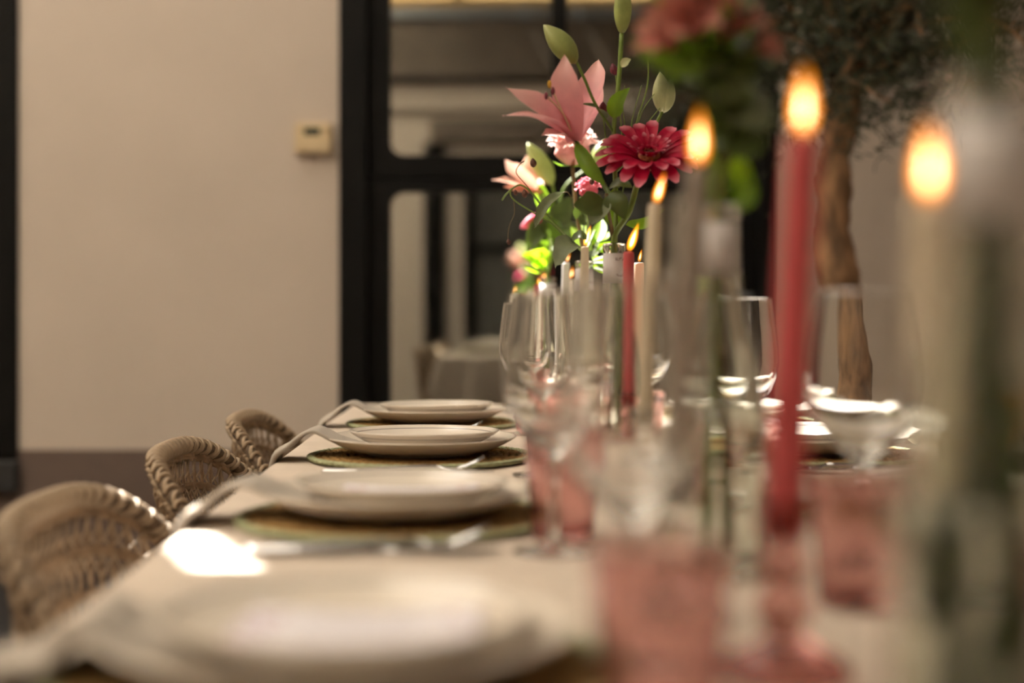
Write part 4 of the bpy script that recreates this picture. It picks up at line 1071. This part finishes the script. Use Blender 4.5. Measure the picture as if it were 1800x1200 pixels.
# --- alstroemeria and broad leaves (second bottle)
D1 = 1.13
def q1(x, y, dd=0.0): return P(x, y, D1+dd)
r = flower('alstroemeria', 'salmon pink alstroemeria stem with leafy green top', 'flower', 1, off=(-.006, .006))
stem(r, [q1(1256, 300), q1(1246, 180), q1(1236, 90)], 1, .0028)
rnd = random.Random(21)
for (hx, hy, R_) in ((1222, 62, .034), (1186, 84, .024), (1290, 56, .02), (1330, 92, .015), (1240, 10, .034), (1268, 70, .015)):
    c = q1(hx, hy, rnd.uniform(-.03, .0)); twig(r, [q1(1240, 110), q1((1240+hx)/2, (120+hy)/2), c], .0016)
    ax = (c - q1(1245, 130)).normalized() + Vector((0, -.5, .1)); q = Vector((0, 0, 1)).rotation_difference(ax.normalized()).to_matrix()
    for i in range(6):
        a = 2*PI*i/6; dv = Vector((math.cos(a), math.sin(a), 0))
        MB().blade([c, c + q @ (dv*.5*R_ + Vector((0, 0, .7*R_))), c + q @ (dv*1.15*R_ + Vector((0, 0, 1.1*R_)))], .36*R_, q @ (Vector((0, 0, 1)) - dv*.5), cup=.3, prof='lily', seg=8).build('petal', M['alstro'], r, fix=False)
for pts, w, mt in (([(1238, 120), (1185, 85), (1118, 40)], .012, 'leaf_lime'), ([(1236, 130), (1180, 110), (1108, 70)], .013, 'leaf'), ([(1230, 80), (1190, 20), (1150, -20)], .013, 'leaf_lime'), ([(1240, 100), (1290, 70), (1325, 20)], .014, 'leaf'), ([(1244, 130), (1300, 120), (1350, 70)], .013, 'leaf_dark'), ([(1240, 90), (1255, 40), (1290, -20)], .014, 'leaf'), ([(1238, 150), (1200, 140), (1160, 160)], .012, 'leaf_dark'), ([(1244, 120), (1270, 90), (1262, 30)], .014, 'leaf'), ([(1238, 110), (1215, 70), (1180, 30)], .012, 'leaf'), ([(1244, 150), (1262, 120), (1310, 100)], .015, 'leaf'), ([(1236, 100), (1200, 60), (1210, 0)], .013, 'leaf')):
    leaf(r, [q1(x, y, rnd.uniform(-.03, .03)) for x, y in pts], w, mt, (rnd.uniform(-.4, .4), -1, .5), cup=.3)
r = flower('eucalyptus_branch', 'branch with broad grey-green leaves behind the candle flames', 'branch', 1, off=(.008, -.004))
stem(r, [q1(1272, 300), q1(1285, 210), q1(1300, 120), q1(1330, 40)], 1, .0022, 'stem_brown')
for pts, w, mt in (([(1282, 215), (1315, 200), (1352, 165)], .020, 'leaf_grey'), ([(1284, 230), (1310, 250), (1345, 240)], .018, 'leaf_dark'), ([(1290, 180), (1260, 190), (1225, 200)], .018, 'leaf_dark'), ([(1278, 260), (1250, 250), (1215, 262)], .015, 'leaf_dark'), ([(1300, 130), (1335, 110), (1362, 120)], .015, 'leaf_dark'), ([(1296, 150), (1265, 140), (1235, 150)], .018, 'leaf_dark'), ([(1312, 90), (1285, 80), (1262, 92)], .015, 'leaf_dark'), ([(1285, 205), (1300, 160), (1330, 140)], .018, 'leaf_dark'), ([(1280, 245), (1285, 215), (1262, 175)], .017, 'leaf_dark'), ([(1270, 150), (1190, 108), (1095, 112)], .0075, 'leaf_dark'), ([(1262, 170), (1220, 142), (1180, 150)], .009, 'leaf_grey'), ([(1310, 60), (1290, 20), (1320, -20)], .016, 'leaf_dark'), ([(1300, 100), (1260, 60), (1240, 70)], .016, 'leaf_dark')):
    leaf(r, [q1(x, y, rnd.uniform(-.03, .04)) for x, y in pts], w, mt, (rnd.uniform(-.4, .4), -1, .4), cup=.2)
r = flower('leafy_sprig', 'sprig of upright fresh green leaves at the alstroemeria bottle neck', 'foliage', 1, off=(.006, .010))
stem(r, [q1(1286, 320)], 1, .002)
for pts, w, mt in (([(1282, 365), (1296, 320), (1300, 262)], .013, 'leaf_lime'), ([(1278, 365), (1266, 320), (1272, 270)], .012, 'leaf'), ([(1272, 365), (1250, 340), (1240, 300)], .009, 'leaf_dark'), ([(1284, 360), (1312, 345), (1316, 300)], .010, 'leaf')):
    leaf(r, [q1(x, y, .01) for x, y in pts], w, mt, (random.uniform(-.4, .4), -1, .2), cup=.4)
# --- thick stems of the nearest bottle
D0 = .55
def q0(x, y, dd=0.0): return P(x, y, D0+dd)
for k, (pts, rr, mt, lab, cat) in enumerate((([(1722, 120), (1700, 20), (1690, -80)], .0035, 'stem', 'thick green lily stem rising from the broad white labelled bottle', 'stem'), ([(1746, 120), (1762, 0), (1790, -100)], .003, 'stem_brown', 'brown woody stem rising from the broad white labelled bottle', 'stem'), ([(1714, 130), (1672, 20), (1650, -80)], .0042, 'leaf_dark', 'stoutest dark green stem rising from the broad white labelled bottle', 'stem'), ([(1735, 120), (1730, 0), (1740, -90)], .004, 'leaf_dark', 'straight dark green stem rising from the broad white labelled bottle', 'stem'))):
    r = flower('flower_stem', lab, cat, 0, off=((-.012, .016, -.022, .004)[k], (.004, -.006, -.008, -.018)[k]))
    stem(r, [q0(x, y) for x, y in pts], 0, rr, mt)
    top = q0(*pts[-1])
    for i in range(5):
        a = i*2.3 + k; e = Vector((math.cos(a), math.sin(a)*.6, .45))*.06
        p = q0(*pts[0]).lerp(top, .35 + .15*i)
        leaf(r, [p, p + e*.5 + Vector((0, 0, .012)), p + e], .010, 'leaf_dark', (-e.x, -e.y, .06), cup=.3)
    bud(r, top, top + Vector((.004, 0, .06)), .012, ('bud', 'magenta', 'bud', 'wine_bud')[k])
    if k == 2:                                            # drowned leaves left on the stem
        b = Vector(r.location)
        for i in range(3):
            p = b.lerp(VB[0] + Vector((0, 0, .2)), .15 + .22*i); e = Vector((.018*(-1)**i, -.012, .03))
            leaf(r, [p, p + e*.6, p + Vector((e.x*.8, e.y, .055))], .010, 'leaf_dark', (0, -1, .2), cup=.3)
